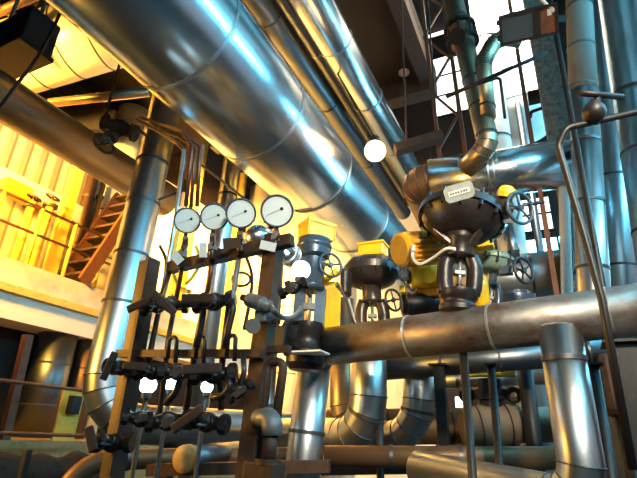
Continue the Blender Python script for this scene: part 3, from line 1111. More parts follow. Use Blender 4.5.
# grey elbow and rusty drain on the foot of the main post
c = R_(268, 420, -.03)
T = thing('drain_valve', 'grey elbow valve on the foot of the main rack post', 'valve', c)
obj('elbow', sweep(new(), fillet([R_(258, 420, -.03), R_(272, 417, -.05), R_(272, 436, -.05)], .05, 8), .042, 18), 'grey', T, True)
obj('drain_pipe', sweep(new(), [R_(271, 432, -.05), R_(268, 462, -.05)], .03, 14), 'rust', T, True)
obj('flange', lathe(new(), sharp([(.055, -.01), (.055, .01)]), R_(268, 462, -.05), (0, 0, 1), 20), 'rust', T, True)
obj('foot_block', box(new(), R_(264, 471, -.05), (.14, .1, .07), None, .01), 'rust', T, True)

# --- lamps behind the manifold
def lamp(u, v, d, rp, lb, energy, base_v, col=(.62, .92, 1), arm=None):
    c = P(u, v, d)
    r = rp * d / F
    T = thing('work_lamp', lb, 'lamp', drop(c), 'white globe lamps among the valves')
    obj('globe', lathe(new(), [(r * math.cos(t), r * math.sin(t)) for t in [math.radians(-90 + 15 * k) for k in range(13)]], c, (0, 0, 1), 24), 'cool_globe', T, True)
    obj('socket', lathe(new(), sharp([(r * .55, -r * 1.5), (r * .6, -r * .85)]), c, (0, 0, 1), 16), 'black', T, True)
    if arm is None:
        obj('stem', cyl(new(), drop(c), c - V((0, 0, r * 1.4)), .014, 10), 'black', T, True)
    else:
        obj('stem', sweep(new(), fillet([arm, V((c.x, c.y, arm.z)), c - V((0, 0, r * 1.2))], .03, 5), .012, 10), 'black', T, True)
    L = bpy.data.lights.new('work_lamp_light', 'POINT')
    L.energy, L.color, L.shadow_soft_size = energy, col, r
    o = bpy.data.objects.new('work_lamp_light', L)
    COL.objects.link(o)
    o.location = c + (CAMP - c).normalized() * (r * 1.15)
    return c


lamp(148, 385, 3.0, 8.5, 'leftmost of the three white lamps glowing under the valves', 1, 420)
lamp(171, 384, 3.05, 6.5, 'middle one of the three white lamps glowing under the valves', .7, 420)
lamp(207, 387, 3.05, 6.0, 'right one of the three white lamps glowing under the valves', .7, 420)
lamp(301, 270, 2.85, 9.5, 'white lamp glowing left of the blue-grey valve drum', 3, 330, arm=P(310, 296, 3.04))

# ================================================================ RIGHT FOREGROUND PIPES
OA, OB = P(322, 347, 3.3), P(601, 314, 2.4)
OD = (OB - OA).normalized()
OR_ = .128
OE = OA + OD * ((OB - OA).length * 1.28)
pipe('weathered brown grey pipe crossing the right half of the picture', [OA, OE], OR_, 'rust_pipe', seg=48, seams=(.305, .535, .80),
     seam_mat='band', seam_w=.007, seam_h=.006, flange=[(.006, .15, .012)])


def onO(u, v):
    """point of the long weathered pipe's axis nearest to a pixel"""
    r = ray(u, v)
    w = CAMP - OA
    a, b, c = r.dot(r), r.dot(OD), 1.0
    e, f = r.dot(w), OD.dot(w)
    t = (a * f - b * e) / (a * c - b * b)
    return OA + OD * t


# drop pipe joined to it, with gored elbow to the bottom run
A = P(563, 352, 2.40)
B = near(580, 503, A, (0, 0, -1))
C_ = P(418, 468, 3.0)
k = onO(560, 325)
A = V((A.x, A.y, k.z - .055))
pipe('shiny steel pipe dropping from the weathered pipe to the bottom right corner', [A, V((A.x, A.y, B.z)), C_], .103, 'steel', bend=.15, mitre=3,
     seams=(.09,), seg=40, name='drop_pipe')
# blue-grey pipe under it
A, B = P(384, 368, 3.9), P(608, 350, 3.4)
pipe('blue grey pipe running just below the weathered pipe', [A, B], .098, 'dark_steel', seams=(.28, .55, .92), seg=36, seam_mat='seam', seam_w=.008)
A, B = P(420, 381, 4.4), P(545, 376, 4.2)
pipe('short dull pipe below the blue grey pipe', [A, B], .075, 'alu_dull', seams=(.3, .6), seg=30)
# pale big pipe behind the green valve
A, B = P(470, 283, 5.4), P(575, 272, 5.0)
pipe('wide pale blue pipe lying behind the green valve', [A - (B - A) * .3, B], .26, 'alu_dull', seams=(.4, .7), seg=40)
# upper right big horizontal pipe
A, B = P(430, 182, 5.1), P(572, 163, 4.7)
pipe('wide grey pipe high across the right, above the handwheel valve', [A, B], .245, 'alu', seams=(.42, .46), seg=48, seam_mat='alu_dull', seam_w=.008)
A = A + (B - A).normalized() * .10
e_ = A - (B - A).normalized() * .22
pipe('short brown elbow at the left end of the wide grey pipe, turning away', [A - (B - A).normalized() * .012, e_, e_ + V((-.1, 1.6, 0))], .2, 'brown_pipe', bend=.2, mitre=4, seams=(.9,), seg=40, name='elbow_pipe')

# vertical pipes on the far right
def vpipe(label, u0, v0, u1, v1, d, r, mat, ext=1.3, base=0.0, **k):
    a = P(u0, v0, d)
    b = up(u1, v1, a)
    e = a + (b - a) * ext
    f = a + (a - b) * ((a.z - base) / (b - a).z)
    return pipe(label, [f, e], r, mat, **k)


a = P(594, 295, 3.9)
b = up(583, 92, a)
e = near(579, 0, b, (b - a))
pipe('cloth-wrapped upright pipe at the right, reaching the top edge', [b, b + (e - b) * 1.5], .125, 'wrap', seams=(.02, .3, .6), seam_mat='grey')
pipe('steel upright pipe below the cloth-wrapped one, behind the black bent rail', [drop(a), a, b - (b - a) * .004], .125, 'steel', seams=(.45, .62, .75, .88), seg=36)
vpipe('wide steel upright pipe between the bent rail and the right border', 624, 300, 603, 40, 4.6, .165, 'steel', 1.5, 0, seams=(.3, .42, .55), seg=36)
vpipe('wide steel pipe at the top right corner leaning along the right border', 668, 300, 622, 20, 3.9, .185, 'steel', 1.3, 0, seams=(.35, .5, .62, .72), seg=40)
vpipe('pale rope-wrapped thin pipe at the right, behind the weathered pipe', 567, 296, 563, 150, 4.3, .05, 'rope', 1.0, 0, seams=())
vpipe('slim steel pipe right of the rope-wrapped one', 578, 296, 571, 200, 4.4, .045, 'alu', 1.0, 0, seams=(.5, .8))
a = P(563, 150, 5.2)
b = up(553, 0, a)
single('rough_column', 'rough grey concrete column behind the cloth-wrapped pipe', 'column', bar(new(), drop(a), V((a.x, a.y, 8.5)), .26, .26, (1, 0, 0)), 'rough_column')
a = P(548, 240, 4.5)
b = up(541, 30, a)
single('thin_post', 'thin rusty post left of the rough concrete column', 'post', bar(new(), drop(a), V((a.x, a.y, 8.0)), .045, .06, (1, 0, 0)), 'redbrown')
a = P(556, 290, 4.3)
b = up(546, 30, a)
single('thin_post', 'thin black post running down beside the rusty post at right', 'post', cyl(new(), drop(a), V((a.x, a.y, 7.5)), .02, 10), 'black')

# black bent guard rail with T-handle cock
pts = [P(700, 96, 1.9), P(637, 112, 1.9), P(607, 119, 1.9), P(566, 128, 1.9), P(558, 146, 1.9)]
pts += [up(585, 238, pts[-1]), up(602, 300, pts[-1]), up(633, 470, pts[-1])]
T = thing('bent_rail', 'black bent handrail tube in front of the right pipes', 'rail', drop(pts[-1]))
obj('rail', sweep(new(), fillet(pts, .05, 6), .0135, 14), 'black', T, True)
obj('post_foot', sweep(new(), [pts[-1], drop(pts[-1])], .0135, 12), 'black', T, True)
c = P(592, 106, 1.88)
T = thing('tee_cock', 'black cock with T handle mounted on the bent handrail', 'valve', P(592, 122, 1.9))
obj('cock_body', lathe(new(), [(.018, 0), (.028, .01), (.042, .035), (.045, .055), (.035, .08), (.02, .09), (.016, .10)], P(592, 125, 1.9), P(596, 98, 1.88) - P(592, 125, 1.9), 20), 'black', T, True)
a, b = P(580, 93, 1.86), P(622, 97, 1.9)
obj('handle', sweep(new(), [a, b], .013, 14), 'black', T, True)
obj('stem', cyl(new(), P(595, 108, 1.88), P(598, 96, 1.88), .012, 10), 'black', T, True)

# black posts in the lower right corner
for i, (u0, v0, u1, v1, d, r, lb, mt) in enumerate([
        (607, 478, 592, 366, 2.6, .038, 'thick black post right of the shiny drop pipe', 'black'),
        (648, 478, 626, 345, 2.1, .07, 'massive black post in the bottom right corner', 'black'),
        (470, 450, 463, 350, 2.55, .024, 'dark round post in front of the long weathered pipe, under its large valve', 'black'),
        (446, 448, 439, 366, 3.4, .045, 'dark square post left of the round post, under the weathered pipe', 'black'),
        (497, 462, 491, 366, 2.9, .026, 'thin dark post midway between the round post and the drop pipe', 'black'),
        (381, 440, 379, 370, 3.5, .028, 'black post between the two gored elbows', 'black')]):
    a = P(u0, v0, d)
    b = up(u1, v1, a)
    T = thing('support_post', lb, 'post', drop(a))
    obj('post_body', (bar(new(), drop(a), b, r * 1.7, r * 1.7, (1, 0, 0)) if i in (1, 3) else cyl(new(), drop(a), b, r, 18)), mt, T, True)
    obj('base_plate', box(new(), (a.x, a.y, .01), (r * 5, r * 5, .02)), 'rust', T, True)
    obj('top_plate', bar(new(), b, b + V((0, 0, .012)), r * 3, r * 3, (1, 0, 0)), mt, T, True)

# vertical pipes with gored elbows under the weathered pipe
def elbow_pipe(label, u, v0, vb, d, r, mat, back, gores=4, bend=.30, ut=None):
    a = P(u, vb, d)
    t = up(ut or u - 1, v0, a)
    e = a + back
    return pipe(label, [t, a, e], r, mat, bend=bend, mitre=gores, seams=(.35,), seg=36, name='elbow_pipe')


bk = V((-1.1, .55, 0))
elbow_pipe('left gored elbow pipe under the weathered pipe, curving to the left', 369, 325, 438, 3.55, .145, 'steel', bk, 4, .30)
elbow_pipe('right gored elbow pipe under the weathered pipe, curving to the left', 419, 325, 438, 3.75, .13, 'steel', bk, 4, .30)
elbow_pipe('bronze gored elbow pipe behind the left one, near the valve', 343, 300, 425, 4.1, .115, 'bronze', V((.30, .15, 0)), 4, .28)
# wide steel pipe under the left valve
a = P(303, 465, 3.1)
b = up(316, 352, a)
pipe('leaning steel pipe hanging under the left valve', [b, a, a + V((-.25, .5, -.9))], .118, 'steel', seams=(.3, .6), bend=.12, seg=36, name='drop_pipe')
# low runs
A, B = P(310, 428, 4.5), P(560, 424, 4.6)
pipe('wide brown pipe lying low behind the posts', [A, B], .165, 'brown_pipe', seams=(.3, .55, .8), seam_mat='rust', seg=32)
A, B = P(325, 456, 3.3), P(545, 458, 3.1)
pipe('low brown pipe along the bottom behind the shiny elbow', [A, B + (B - A) * .05], .07, 'brown_pipe', seams=(.3, .6), seg=28)
A, B = P(-10, 486, 3.2), P(78, 462, 3.1)
pipe('bent grey pipe at the bottom left running to the right', [P(40, 520, 2.8), P(88, 461, 3.0), P(200, 457, 3.3), P(320, 456, 3.6)], .062, 'brown_pipe', bend=.25, seams=(.3, .5, .75), seg=28)
A, B = P(186, 459, 2.95), P(240, 452, 3.6)
T = thing('capped_pipe', 'capped pipe end showing a round brown disc at the bottom', 'pipe', A)
obj('pipe_body', sweep(new(), [A + (B - A) * .03, B], .078, 30), 'dark_steel', T, True)
obj('end_cap', lathe(new(), [(.02, -.03), (.084, -.03), (.084, -.03), (.084, .02), (.078, .03), (.04, .034), (.002, .035)], A, A - B, 30), 'tan', T, True)  # warm light on the cap is put into its tan
A, B = P(-30, 470, 3.9), P(70, 455, 3.9)
single('lagging_heap', 'dark lagged mound along the bottom left edge', 'lagging', sweep(new(), smooth_path([P(-60, 500, 3.7), P(20, 474, 3.8), P(70, 470, 4.0), P(95, 490, 4.2)]), .20, 20,
       rfun=lambda t: .75 + .25 * math.sin(t * 9) + .1 * math.sin(t * 31)), 'earth')
for u, v, w, lb in ((24, 462, .04, 'black stake standing in front of the dark mound at the bottom left'),):
    a = P(u - 2, 490, 3.0)
    single('stake', lb, 'post', bar(new(), drop(a), up(u + 4, 450, a), w, w), 'black')
A, B = P(150, 470, 3.0), P(330, 466, 2.9)
single('floor_beam', 'dark steel beam along the bottom edge below the manifold', 'beam', bar(new(), A, B, .07, .12, (0, 0, 1)), 'rust')
A, B = P(300, 468, 3.5), P(430, 466, 3.5)
single('floor_beam', 'dark steel beam along the bottom edge below the gored elbows', 'beam', bar(new(), A, B, .10, .10, (0, 0, 1)), 'black')

# lagged bundle and dark fitting behind the posts at the lower right
c = P(487, 425, 3.75)
T = thing('lagged_joint', 'cloth-lagged bulging pipe joint behind the thin posts', 'lagging', c)
a, b = P(463, 428, 3.9), P(520, 424, 3.9)
obj('lagging', sweep(new(), [a + (b - a) * (k / 12) for k in range(13)], .17, 28, rfun=lambda t: .86 + .16 * math.sin(PI * t) + .03 * math.sin(t * 25)), 'lagging', T, True)
for s in (.25, .75):
    obj('tie', torus(new(), a + (b - a) * s, b - a, .172, .006, 28, 6), 'rust', T, True)
c = P(490, 394, 4.0)
T = thing('dark_fitting', 'dark lugged fitting between the short dull pipe and the lagged joint', 'fitting', c)
obj('fitting_body', lathe(new(), sharp([(.10, -.15), (.10, -.05), (.14, -.05), (.14, .03), (.10, .03), (.10, .12)]), c, (0, 0, 1), 24), 'iron', T, True)
for s in (-1, 1):
    obj('lug', torus(new(), c + V((.19 * s, -.03, -.01)), CAMP - c, .045, .022, 20, 8), 'iron', T, True)
obj('top_plate', box(new(), c + V((0, 0, .16)), (.44, .12, .03)), 'yellow', T, True)
A, B = P(505, 398, 5.5), P(600, 392, 5.3)
pipe('slate blue pipe low behind the drop pipe', [A - (B - A) * .4, B], .16, 'dark_steel', seams=(.3, .55), seg=30)
for u, v, lb in ((624, 400, 'white drum fitting at the right edge behind the posts'), (612, 455, 'pale pipe stub low at the right behind the posts')):
    c = P(u, v, 3.6)
    T = thing('pipe_stub', lb, 'pipe', c)
    obj('pipe_body', sweep(new(), [c - V((.12, 0, .03)), c + V((.5, -.1, .05))], .075, 24), 'white_clad', T, True)
    obj('flange', lathe(new(), sharp([(.09, -.015), (.09, .015)]), c - V((.08, 0, .02)), V((.5, -.1, .05)), 24), 'light_grey', T, True)
    obj('support', cyl(new(), V((c.x + .2, c.y, 0)), c + V((.2, 0, -.05)), .03, 10), 'black', T, True)
c = P(617, 385, 3.2)
T = thing('junction_block', 'brown cast block between the black posts at lower right', 'block', drop(c))
obj('block_body', box(new(), c, (.2, .2, .42), None, .05), 'rust', T, True)
obj('pedestal', cyl(new(), drop(c), c - V((0, 0, .2)), .05, 12), 'black', T, True)

# ================================================================ CONTROL VALVES
def handwheel(T, c, axis, R, mat, spindle=None, spokes=5, t=.11):
    """rim, spokes and hub as one wheel, plus its spindle"""
    x, y, z = basis(axis)
    bm = torus(new(), c, axis, R, R * t, 36, 10)
    for k in range(spokes):
        a = 2 * PI * k / spokes + .3
        sweep(bm, [c, c + (x * math.cos(a) + y * math.sin(a)) * R], R * .075, 8)
    lathe(bm, sharp([(R * .2, -R * .15), (R * .2, R * .15)]), c, axis, 14)
    hw_ = obj('handwheel', bm, mat, T, True)
    if spindle is not None:
        obj('spindle', cyl(new(), c, spindle, R * .1, 10), 'grey', hw_, True)


def valve(label, base, top, rd, hd, mat, yoke=(.30, .62), yw=.07, body_r=.075, bolts=12, name='control_valve', case_prof=None, tilt=None, case_mat=None, body=True, neck_r=.045):
    """globe control valve: body at base, yoke, neck, diaphragm case at top"""
    T = thing(name, label, 'valve', base)
    ax = (top - base)
    H = ax.length
    d = ax.normalized()
    x, y, z = basis(d, V((1, .35, 0)))
    y0, y1 = H * yoke[0], H * yoke[1]
    if body:
        obj('valve_body', lathe(new(), [(body_r * .8, -.02), (body_r * 1.05, .0), (body_r * 1.05, .0), (body_r * 1.05, .03), (body_r * 1.05, .03), (body_r * .8, .035), (body_r * .85, y0 * .55), (body_r * 1.0, y0 * .62), (body_r * 1.0, y0), (body_r * 1.0, y0), (body_r * .5, y0 + .004)], base, d, 28), mat, T, True)
    for s in (-1, 1):
        pts = [base + d * (y0 - .01) + x * s * body_r * .7, base + d * (y0 + (y1 - y0) * .2) + x * s * yw, base + d * (y0 + (y1 - y0) * .75) + x * s * yw, base + d * (y1 + .02) + x * s * neck_r * .8]
        pp = smooth_path(pts, 6)
        obj('yoke_arm', sweep(new(), pp, yw * .56, 12), mat, T, True)
    obj('stem', cyl(new(), base + d * y0 * .9, base + d * (y1 + .02), .013, 12), 'tube', T, True)
    obj('stem_clamp', box(new(), (0, 0, 0), (yw * .8, .045, .03), frame(base + d * (y0 * .45 + y1 * .55), d, x), .005), 'grey', T, True)
    obj('gland', lathe(new(), sharp([(.03, 0), (.03, .02), (.02, .02), (.02, .045)]), base + d * y0, d, 14), mat, T, True)
    hc = H - hd * .5
    obj('neck', lathe(new(), [(neck_r * 1.25, y1), (neck_r * 1.25, y1 + .02), (neck_r * 1.25, y1 + .02), (neck_r, y1 + .025), (neck_r, y1 + .025), (neck_r, hc - .02), (neck_r * 1.5, hc + .01)], base, d, 24), mat, T, True)
    dd = (V(tilt).normalized() if tilt is not None else d)
    pr = case_prof or [(.25, -.52), (.45, -.50), (.72, -.36), (.9, -.14), (.92, -.10), (.92, -.10), (1.0, -.10), (1.0, -.10), (1.0, .06), (1.0, .06), (.93, .06), (.93, .06), (.9, .14), (.72, .34), (.42, .48), (.1, .52)]
    dc = obj('diaphragm_case', lathe(new(), [(rd * a, hd * h) for a, h in pr], top, dd, 48), case_mat or mat, T, True)
    bx_, by_, bz_ = basis(dd)
    for k in range(bolts):
        a = 2 * PI * k / bolts
        q = top + (bx_ * math.cos(a) + by_ * math.sin(a)) * rd * .955
        obj('case_bolt', lathe(new(), sharp([(.011, -hd * .22), (.011, hd * .2)]), q, dd, 6, False), 'iron', dc, True)
    return T, d, x, y


# large valve on the weathered pipe
k0 = onO(460, 330)
base = k0 + V((0, 0, OR_ * .9))
top = up(461, 217, base)
TV, d, x, y = valve('largest dark diaphragm valve standing on the weathered pipe, with a pale plate on top', base, top, .272, .30, 'iron',
                    yoke=(.20, .54), yw=.088, body_r=.11, bolts=14, neck_r=.075, tilt=(.14, .22, 1))
for a in (200, 335, 90):
    q = V((math.cos(math.radians(a)), math.sin(math.radians(a)), 0))
    bm = new()
    p0 = top - V((0, 0, .13)) + q * .05
    bar(bm, p0 + V((0, 0, -.09)), p0 + q * .13 + V((0, 0, .04)), .018, .06, (0, 0, 1))
    obj('rib', bm, 'brown_iron', TV, True)
RIGHT = ROT @ V((1, 0, 0))


def facing(u, v, d, deg=0):
    """frame at a pixel looking back at the camera: X right, Y up"""
    c_ = P(u, v, d)
    return frame(c_, CAMP - c_, RIGHT) @ Matrix.Rotation(math.radians(deg), 4, 'Z')


dp = 2.60
sx = dp / F
m = facing(459, 192, dp, 17)
PL = thing('name_plate', 'pale grey plate with a white label leaning on the largest dark valve', 'plate', m)
oct_ = [(-.5, -.28), (-.40, -.5), (.40, -.5), (.5, -.28), (.5, .28), (.40, .5), (-.40, .5), (-.5, .28)]
obj('plate', prism(new(), [(p[0] * 29 * sx, p[1] * 17 * sx) for p in oct_], -.004, .004), 'plate_grey', PL)
ls = obj('label_strip', box(new(), (0, 0, .006), (21 * sx, 5 * sx, .003)), 'label', PL)
tx = new()
for q in (-8, -5.6, -3, -.6, 2.4, 5, 7.4):
    box(tx, (q * sx, 0, .0085), (1.5 * sx, 2.0 * sx, .002))
obj('lettering', tx, 'seam', ls)
obj('wire_tie', cyl(new(), (0, -.03, -.002), (.0, -.06, -.10), .004, 8), 'tube', PL)
# spindle housing and handwheel to the right of the large valve
hb = P(500, 208, 2.95)
hw = P(520, 208, 2.85)
obj('gear_arm', sweep(new(), [top + (hb - top) * .55, top + (hb - top) * .95, hb], .055, 18, rfun=lambda t: 1.25 - .5 * t), 'brown_iron', TV, True)
obj('gear_box', lathe(new(), sharp([(.05, -.05), (.07, -.03), (.07, .05), (.04, .07)]), hb, hw - hb, 18), 'brown_iron', TV, True)
handwheel(TV, hw, (hw - hb) + V((.12, -.16, 0)), .098, 'blue_iron', hb, 5)
obj('yellow_cap', lathe(new(), [(.05, -.03), (.055, .0), (.05, .035), (.03, .05)], P(506, 194, 2.92), V((.4, -.1, 1)), 8, False), 'yellow', TV, True)
obj('side_stem', cyl(new(), P(523, 205, 2.9), P(544, 202, 2.9), .012, 10), 'black', TV, True)
cable('white_hose', 'white cable looping from the orange motor to the large dark valve', [P(413, 249, 3.15), P(413, 258, 3.1), P(420, 264, 3.05), P(433, 258, 3.0), P(446, 249, 2.9), P(455, 249, 2.85)], .011, 'cable_white')

# middle dark valve behind the weathered pipe
base = P(373, 335, 3.55)
top = up(371, 272, base)
T2, d, x, y = valve('dark diaphragm valve with yellow box on top, second from the left', base, top, .225, .235, 'brown_iron', yoke=(.05, .48), yw=.085, body_r=.1, bolts=12, neck_r=.075,
                    case_prof=[(.35, -.55), (.55, -.52), (.8, -.4), (.94, -.2), (.98, -.12), (1.0, -.1), (1.0, -.1), (1.0, .12), (1.0, .12), (.95, .2), (.8, .36), (.5, .46), (.1, .5)])
obj('top_box', box(new(), top + V((.02, 0, .165)), (.21, .15, .10), None, .012), 'yellow', T2, True)
obj('top_box_lid', box(new(), top + V((.02, 0, .225)), (.225, .165, .02), None, .005), 'yellow', T2, True)
obj('side_lug', box(new(), P(346, 283, 3.5), (.06, .12, .20), None, .02), 'brown_iron', T2, True)
obj('stem_block', box(new(), P(405, 275, 3.45), (.05, .08, .06), None, .008), 'light_grey', T2, True)
handwheel(T2, P(393.5, 300, 3.25), V((1, -.55, .05)), .075, 'black', P(386, 302, 3.4), 4)
cable('thin_hose', 'thin pale hose curving left of the second dark valve', [P(347, 262, 3.6), P(342, 270, 3.6), P(344, 284, 3.55), P(350, 304, 3.5), P(356, 324, 3.5)], .007, 'cable_white')
cable('thin_hose', 'grey curved wire beside the thick yellow cover', [P(337, 282, 3.3), P(346, 300, 3.35), P(352, 318, 3.4), P(356, 326, 3.45)], .008, 'grey')

# left valve with the blue-grey drum
base = P(306, 352, 3.12)
top = up(314, 250, base)
H = (top - base).length
d = (top - base).normalized()
x, y, z = basis(d, V((1, .35, 0)))
T3 = thing('control_valve', 'tall blue-grey valve topped by a yellow box, at the left end of the pipe', 'valve', base)
obj('valve_body', lathe(new(), [(.10, -.12), (.13, -.08), (.13, -.08), (.13, .0), (.13, .0), (.09, .03), (.085, .10), (.105, .13), (.105, .19), (.105, .19), (.03, .2)], base, d, 28), 'iron', T3, True)
for s in (-1, 1):
    obj('yoke_arm', bar(new(), base + d * .17 + x * s * .072, base + d * (H * .60) + x * s * .072, .035, .075, y), 'blue_iron', T3, True)
obj('stem', cyl(new(), base + d * .16, base + d * (H * .6), .016, 12), 'tube', T3, True)
obj('stem_clamp', box(new(), (0, 0, 0), (.09, .05, .05), frame(base + d * (H * .42), d, x), .005), 'grey', T3, True)
obj('column', lathe(new(), [(.098, H * .58), (.098, H * .62), (.098, H * .62), (.088, H * .63), (.088, H * .9), (.088, H * .9)], base, d, 30), 'blue_iron', T3, True)
obj('drum', lathe(new(), [(.09, -.07), (.118, -.05), (.118, -.05), (.122, .0), (.122, .0), (.128, .005), (.128, .03), (.128, .03), (.12, .035), (.118, .075), (.118, .075), (.09, .085)], top, d, 36), 'blue_iron', T3, True)
bx_m = frame(top + d * .135 + x * .01, d, (CAMP - top).cross(V((0, 0, 1))))
obj('top_box', box(new(), (0, 0, 0), (.21, .16, .105), bx_m @ Matrix.Rotation(.5, 4, 'Z'), .010), 'yellow', T3, True)
obj('top_box_lid', box(new(), (0, 0, .058), (.225, .175, .018), bx_m @ Matrix.Rotation(.5, 4, 'Z'), .005), 'yellow', T3, True)
obj('side_flange', lathe(new(), sharp([(.085, -.04), (.12, -.04), (.12, .0), (.085, 0), (.085, .06)]), P(292, 338, 3.1), V((1, .2, 0)), 24), 'iron', T3, True)
obj('side_block', box(new(), P(283, 338, 3.05), (.09, .12, .14), None, .012), 'black', T3, True)
obj('pale_shim', box(new(), P(308, 353, 2.95), (.24, .14, .012), None, .003), 'light_grey', T3, True)
handwheel(T3, P(330.5, 265, 3.3), V((1, -.7, .1)), .088, 'blue_iron', P(322, 262, 3.25), 4)
c = P(330, 308, 3.35)
m = facing(331, 307, 3.36, -2)
k = 3.36 / F
YC = thing('yellow_cover', 'tall rounded yellow cover behind the left valve yoke', 'cover', m)
pl_ = []
w_, h_, r_ = 9.5 * k, 25 * k, 5 * k
for cx_, cy_, a0 in ((w_ - r_, h_ - r_, 0), (-w_ + r_, h_ - r_, 90), (-w_ + r_, -h_ + r_, 180), (w_ - r_, -h_ + r_, 270)):
    for q in range(6):
        a = math.radians(a0 + 18 * q)
        pl_.append((cx_ + r_ * math.cos(a), cy_ + r_ * math.sin(a)))
bm = prism(new(), pl_, -.05, .05)
obj('cover_shell', bm, 'yellow', YC)
for sy in (-.8, .8):
    obj('screw', lathe(new(), sharp([(.008, .045), (.008, .056)]), (w_ * .55, h_ * sy, 0), (0, 0, 1), 8), 'grey', YC)
obj('bracket', box(new(), (-.02, 0, -.09), (.05, .2, .09)), 'iron', YC)

# yellow box with round wheel bottom-right of left valve is the wheel's hub guard
single('wheel_guard', 'yellow curved guard under the small handwheel of the left valve', 'guard', sweep(new(), smooth_path([P(323, 281, 3.35), P(330, 277, 3.3), P(337, 270, 3.3)]), .022, 12), 'yellow')

# orange motor and the yellow gearbox below it
def motor(label, a, b, r, mat, ribs=24, box_at=None):
    T = thing('electric_motor', label, 'motor', a)
    ax = (b - a)
    L = ax.length
    d = ax.normalized()
    x, y, z = basis(d)
    obj('motor_body', lathe(new(), [(r * .75, 0), (r * .95, L * .06), (r * .95, L * .06), (r * .92, L * .8), (r * .92, L * .8), (r * 1.0, L * .82), (r, L * .98), (r, L * .98), (r * .8, L)], a, d, 36), mat, T, True)
    f = new()
    for k in range(ribs):
        t = 2 * PI * k / ribs
        q = x * math.cos(t) + y * math.sin(t)
        bar(f, a + d * L * .08 + q * r * .97, a + d * L * .90 + q * r * .97, .007, r * .2, x * math.sin(t) * -1 + y * math.cos(t))
    obj('cooling_fins', f, mat, T, True)
    obj('fan_cowl', lathe(new(), sharp([(r * 1.03, L * .93), (r * 1.03, L * 1.02), (r * .86, L * 1.06)]), a, d, 36), mat, T, True)
    if box_at is not None:
        obj('terminal_box', box(new(), box_at, (.13, .10, .09), None, .012), mat, T, True)
        obj('cable_gland', cyl(new(), P(413, 246, 3.15), P(413, 252, 3.12), .016, 12), 'light_grey', T, True)
    return T


motor('orange ribbed electric motor left of the largest dark valve', P(437, 247, 3.42), P(401, 250, 3.28), .118, 'orange', 22, P(413, 240, 3.25))
a, b = P(410, 277, 3.5), P(447, 276, 3.5)
GB = thing('gearbox', 'yellow gearbox under the orange motor', 'gearbox', a)
d = (b - a).normalized()
L = (b - a).length
obj('housing', lathe(new(), sharp([(.075, 0), (.088, .01), (.088, L * .5), (.08, L * .5), (.08, L * .52), (.088, L * .52), (.088, L)]), a, d, 30), 'yellow', GB, True)
obj('coupling', lathe(new(), sharp([(.03, -.07), (.03, -.03), (.05, -.03), (.05, 0)]), a, d, 20), 'blue_iron', GB, True)
obj('side_cover', lathe(new(), sharp([(.05, 0), (.05, .02)]), (a + b) / 2 + (CAMP - a).normalized() * .08, CAMP - a, 20), 'yellow', GB, True)
obj('lug', box(new(), P(403, 290, 3.5), (.05, .06, .06), None, .01), 'yellow', GB, True)
obj('plinth', box(new(), P(430, 292, 3.55), (.16, .1, .09), None, .01), 'orange', GB, True)
# dark valve body below the gearbox
a, b = P(404, 305, 3.55), P(445, 303, 3.6)
T = thing('valve_casting', 'black lumpy casting below the yellow gearbox', 'valve', a)
d = (b - a).normalized()
L = (b - a).length
obj('casting', lathe(new(), [(.05, -.02), (.085, 0), (.085, .04), (.085, .04), (.095, .08), (.105, .15), (.10, .22), (.085, .26), (.085, L)], a, d, 26), 'black', T, True)
obj('flange', lathe(new(), sharp([(.1, -.02), (.1, .02)]), a + d * .02, d, 26), 'black', T, True)
obj('bonnet', lathe(new(), sharp([(.05, 0), (.05, .1), (.065, .1), (.065, .12)]), a + d * .15 + V((0, 0, .07)), (0, 0, 1), 18), 'black', T, True)
single('yellow_block', 'orange-yellow block wedged left of the largest valve yoke', 'block', box(new(), P(446, 302, 3.35), (.07, .12, .22), None, .02), 'orange')

# green valve at the right
base = P(489, 318, 3.75)
top = up(494, 262, base)
T4, d, x, y = valve('grey green diaphragm valve with small black handwheel, right of the largest valve', base, top, .165, .19, 'blue_iron', yoke=(.10, .55), yw=.055, body_r=.06, bolts=10, neck_r=.035, case_mat='green',
                    case_prof=[(.2, -.55), (.55, -.5), (.82, -.4), (.88, -.1), (.92, .0), (.92, .0), (1.0, .0), (1.0, .0), (1.0, .14), (1.0, .14), (.9, .14), (.8, .3), (.4, .44), (.1, .46)])
handwheel(T4, P(523.5, 270.5, 3.55), V((1, -.75, 0)), .10, 'black', P(505, 271, 3.7), 5)
obj('spindle_block', box(new(), P(506, 271, 3.65), (.1, .06, .07), None, .01), 'blue_iron', T4, True)
obj('bottom_elbow', sweep(new(), fillet([base + V((0, 0, .05)), base + V((.0, 0, -.10)), base + V((.2, .12, -.14))], .06, 5), .05, 16), 'blue_iron', T4, True)
T = thing('yellow_box', 'small yellow box on the pipe end between the largest valve and the green valve', 'box', P(479, 248, 3.7))
obj('box_body', box(new(), P(480, 245, 3.7), (.20, .12, .07), None, .01), 'yellow', T, True)
obj('box_lid', box(new(), P(480, 240.5, 3.7), (.17, .10, .015), None, .004), 'yellow', T, True)
a = P(482, 304, 3.55)
b = up(482, 275, a)
T = thing('yellow_cylinder', 'yellow upright cylinder behind the yoke of the largest valve', 'cylinder', a - V((0, 0, .1)))
obj('cylinder_body', lathe(new(), [(.06, -.1), (.06, .14), (.06, .14), (.056, .19), (.035, .225), (.004, .235)], a, (0, 0, 1), 24), 'yellow', T, True)
obj('foot_ring', lathe(new(), sharp([(.068, -.1), (.068, -.08)]), a, (0, 0, 1), 24), 'yellow', T, True)
a = P(516, 300, 4.1)
T = thing('dark_dome', 'dark round cover standing behind the weathered pipe, below the small handwheel', 'cover', a)
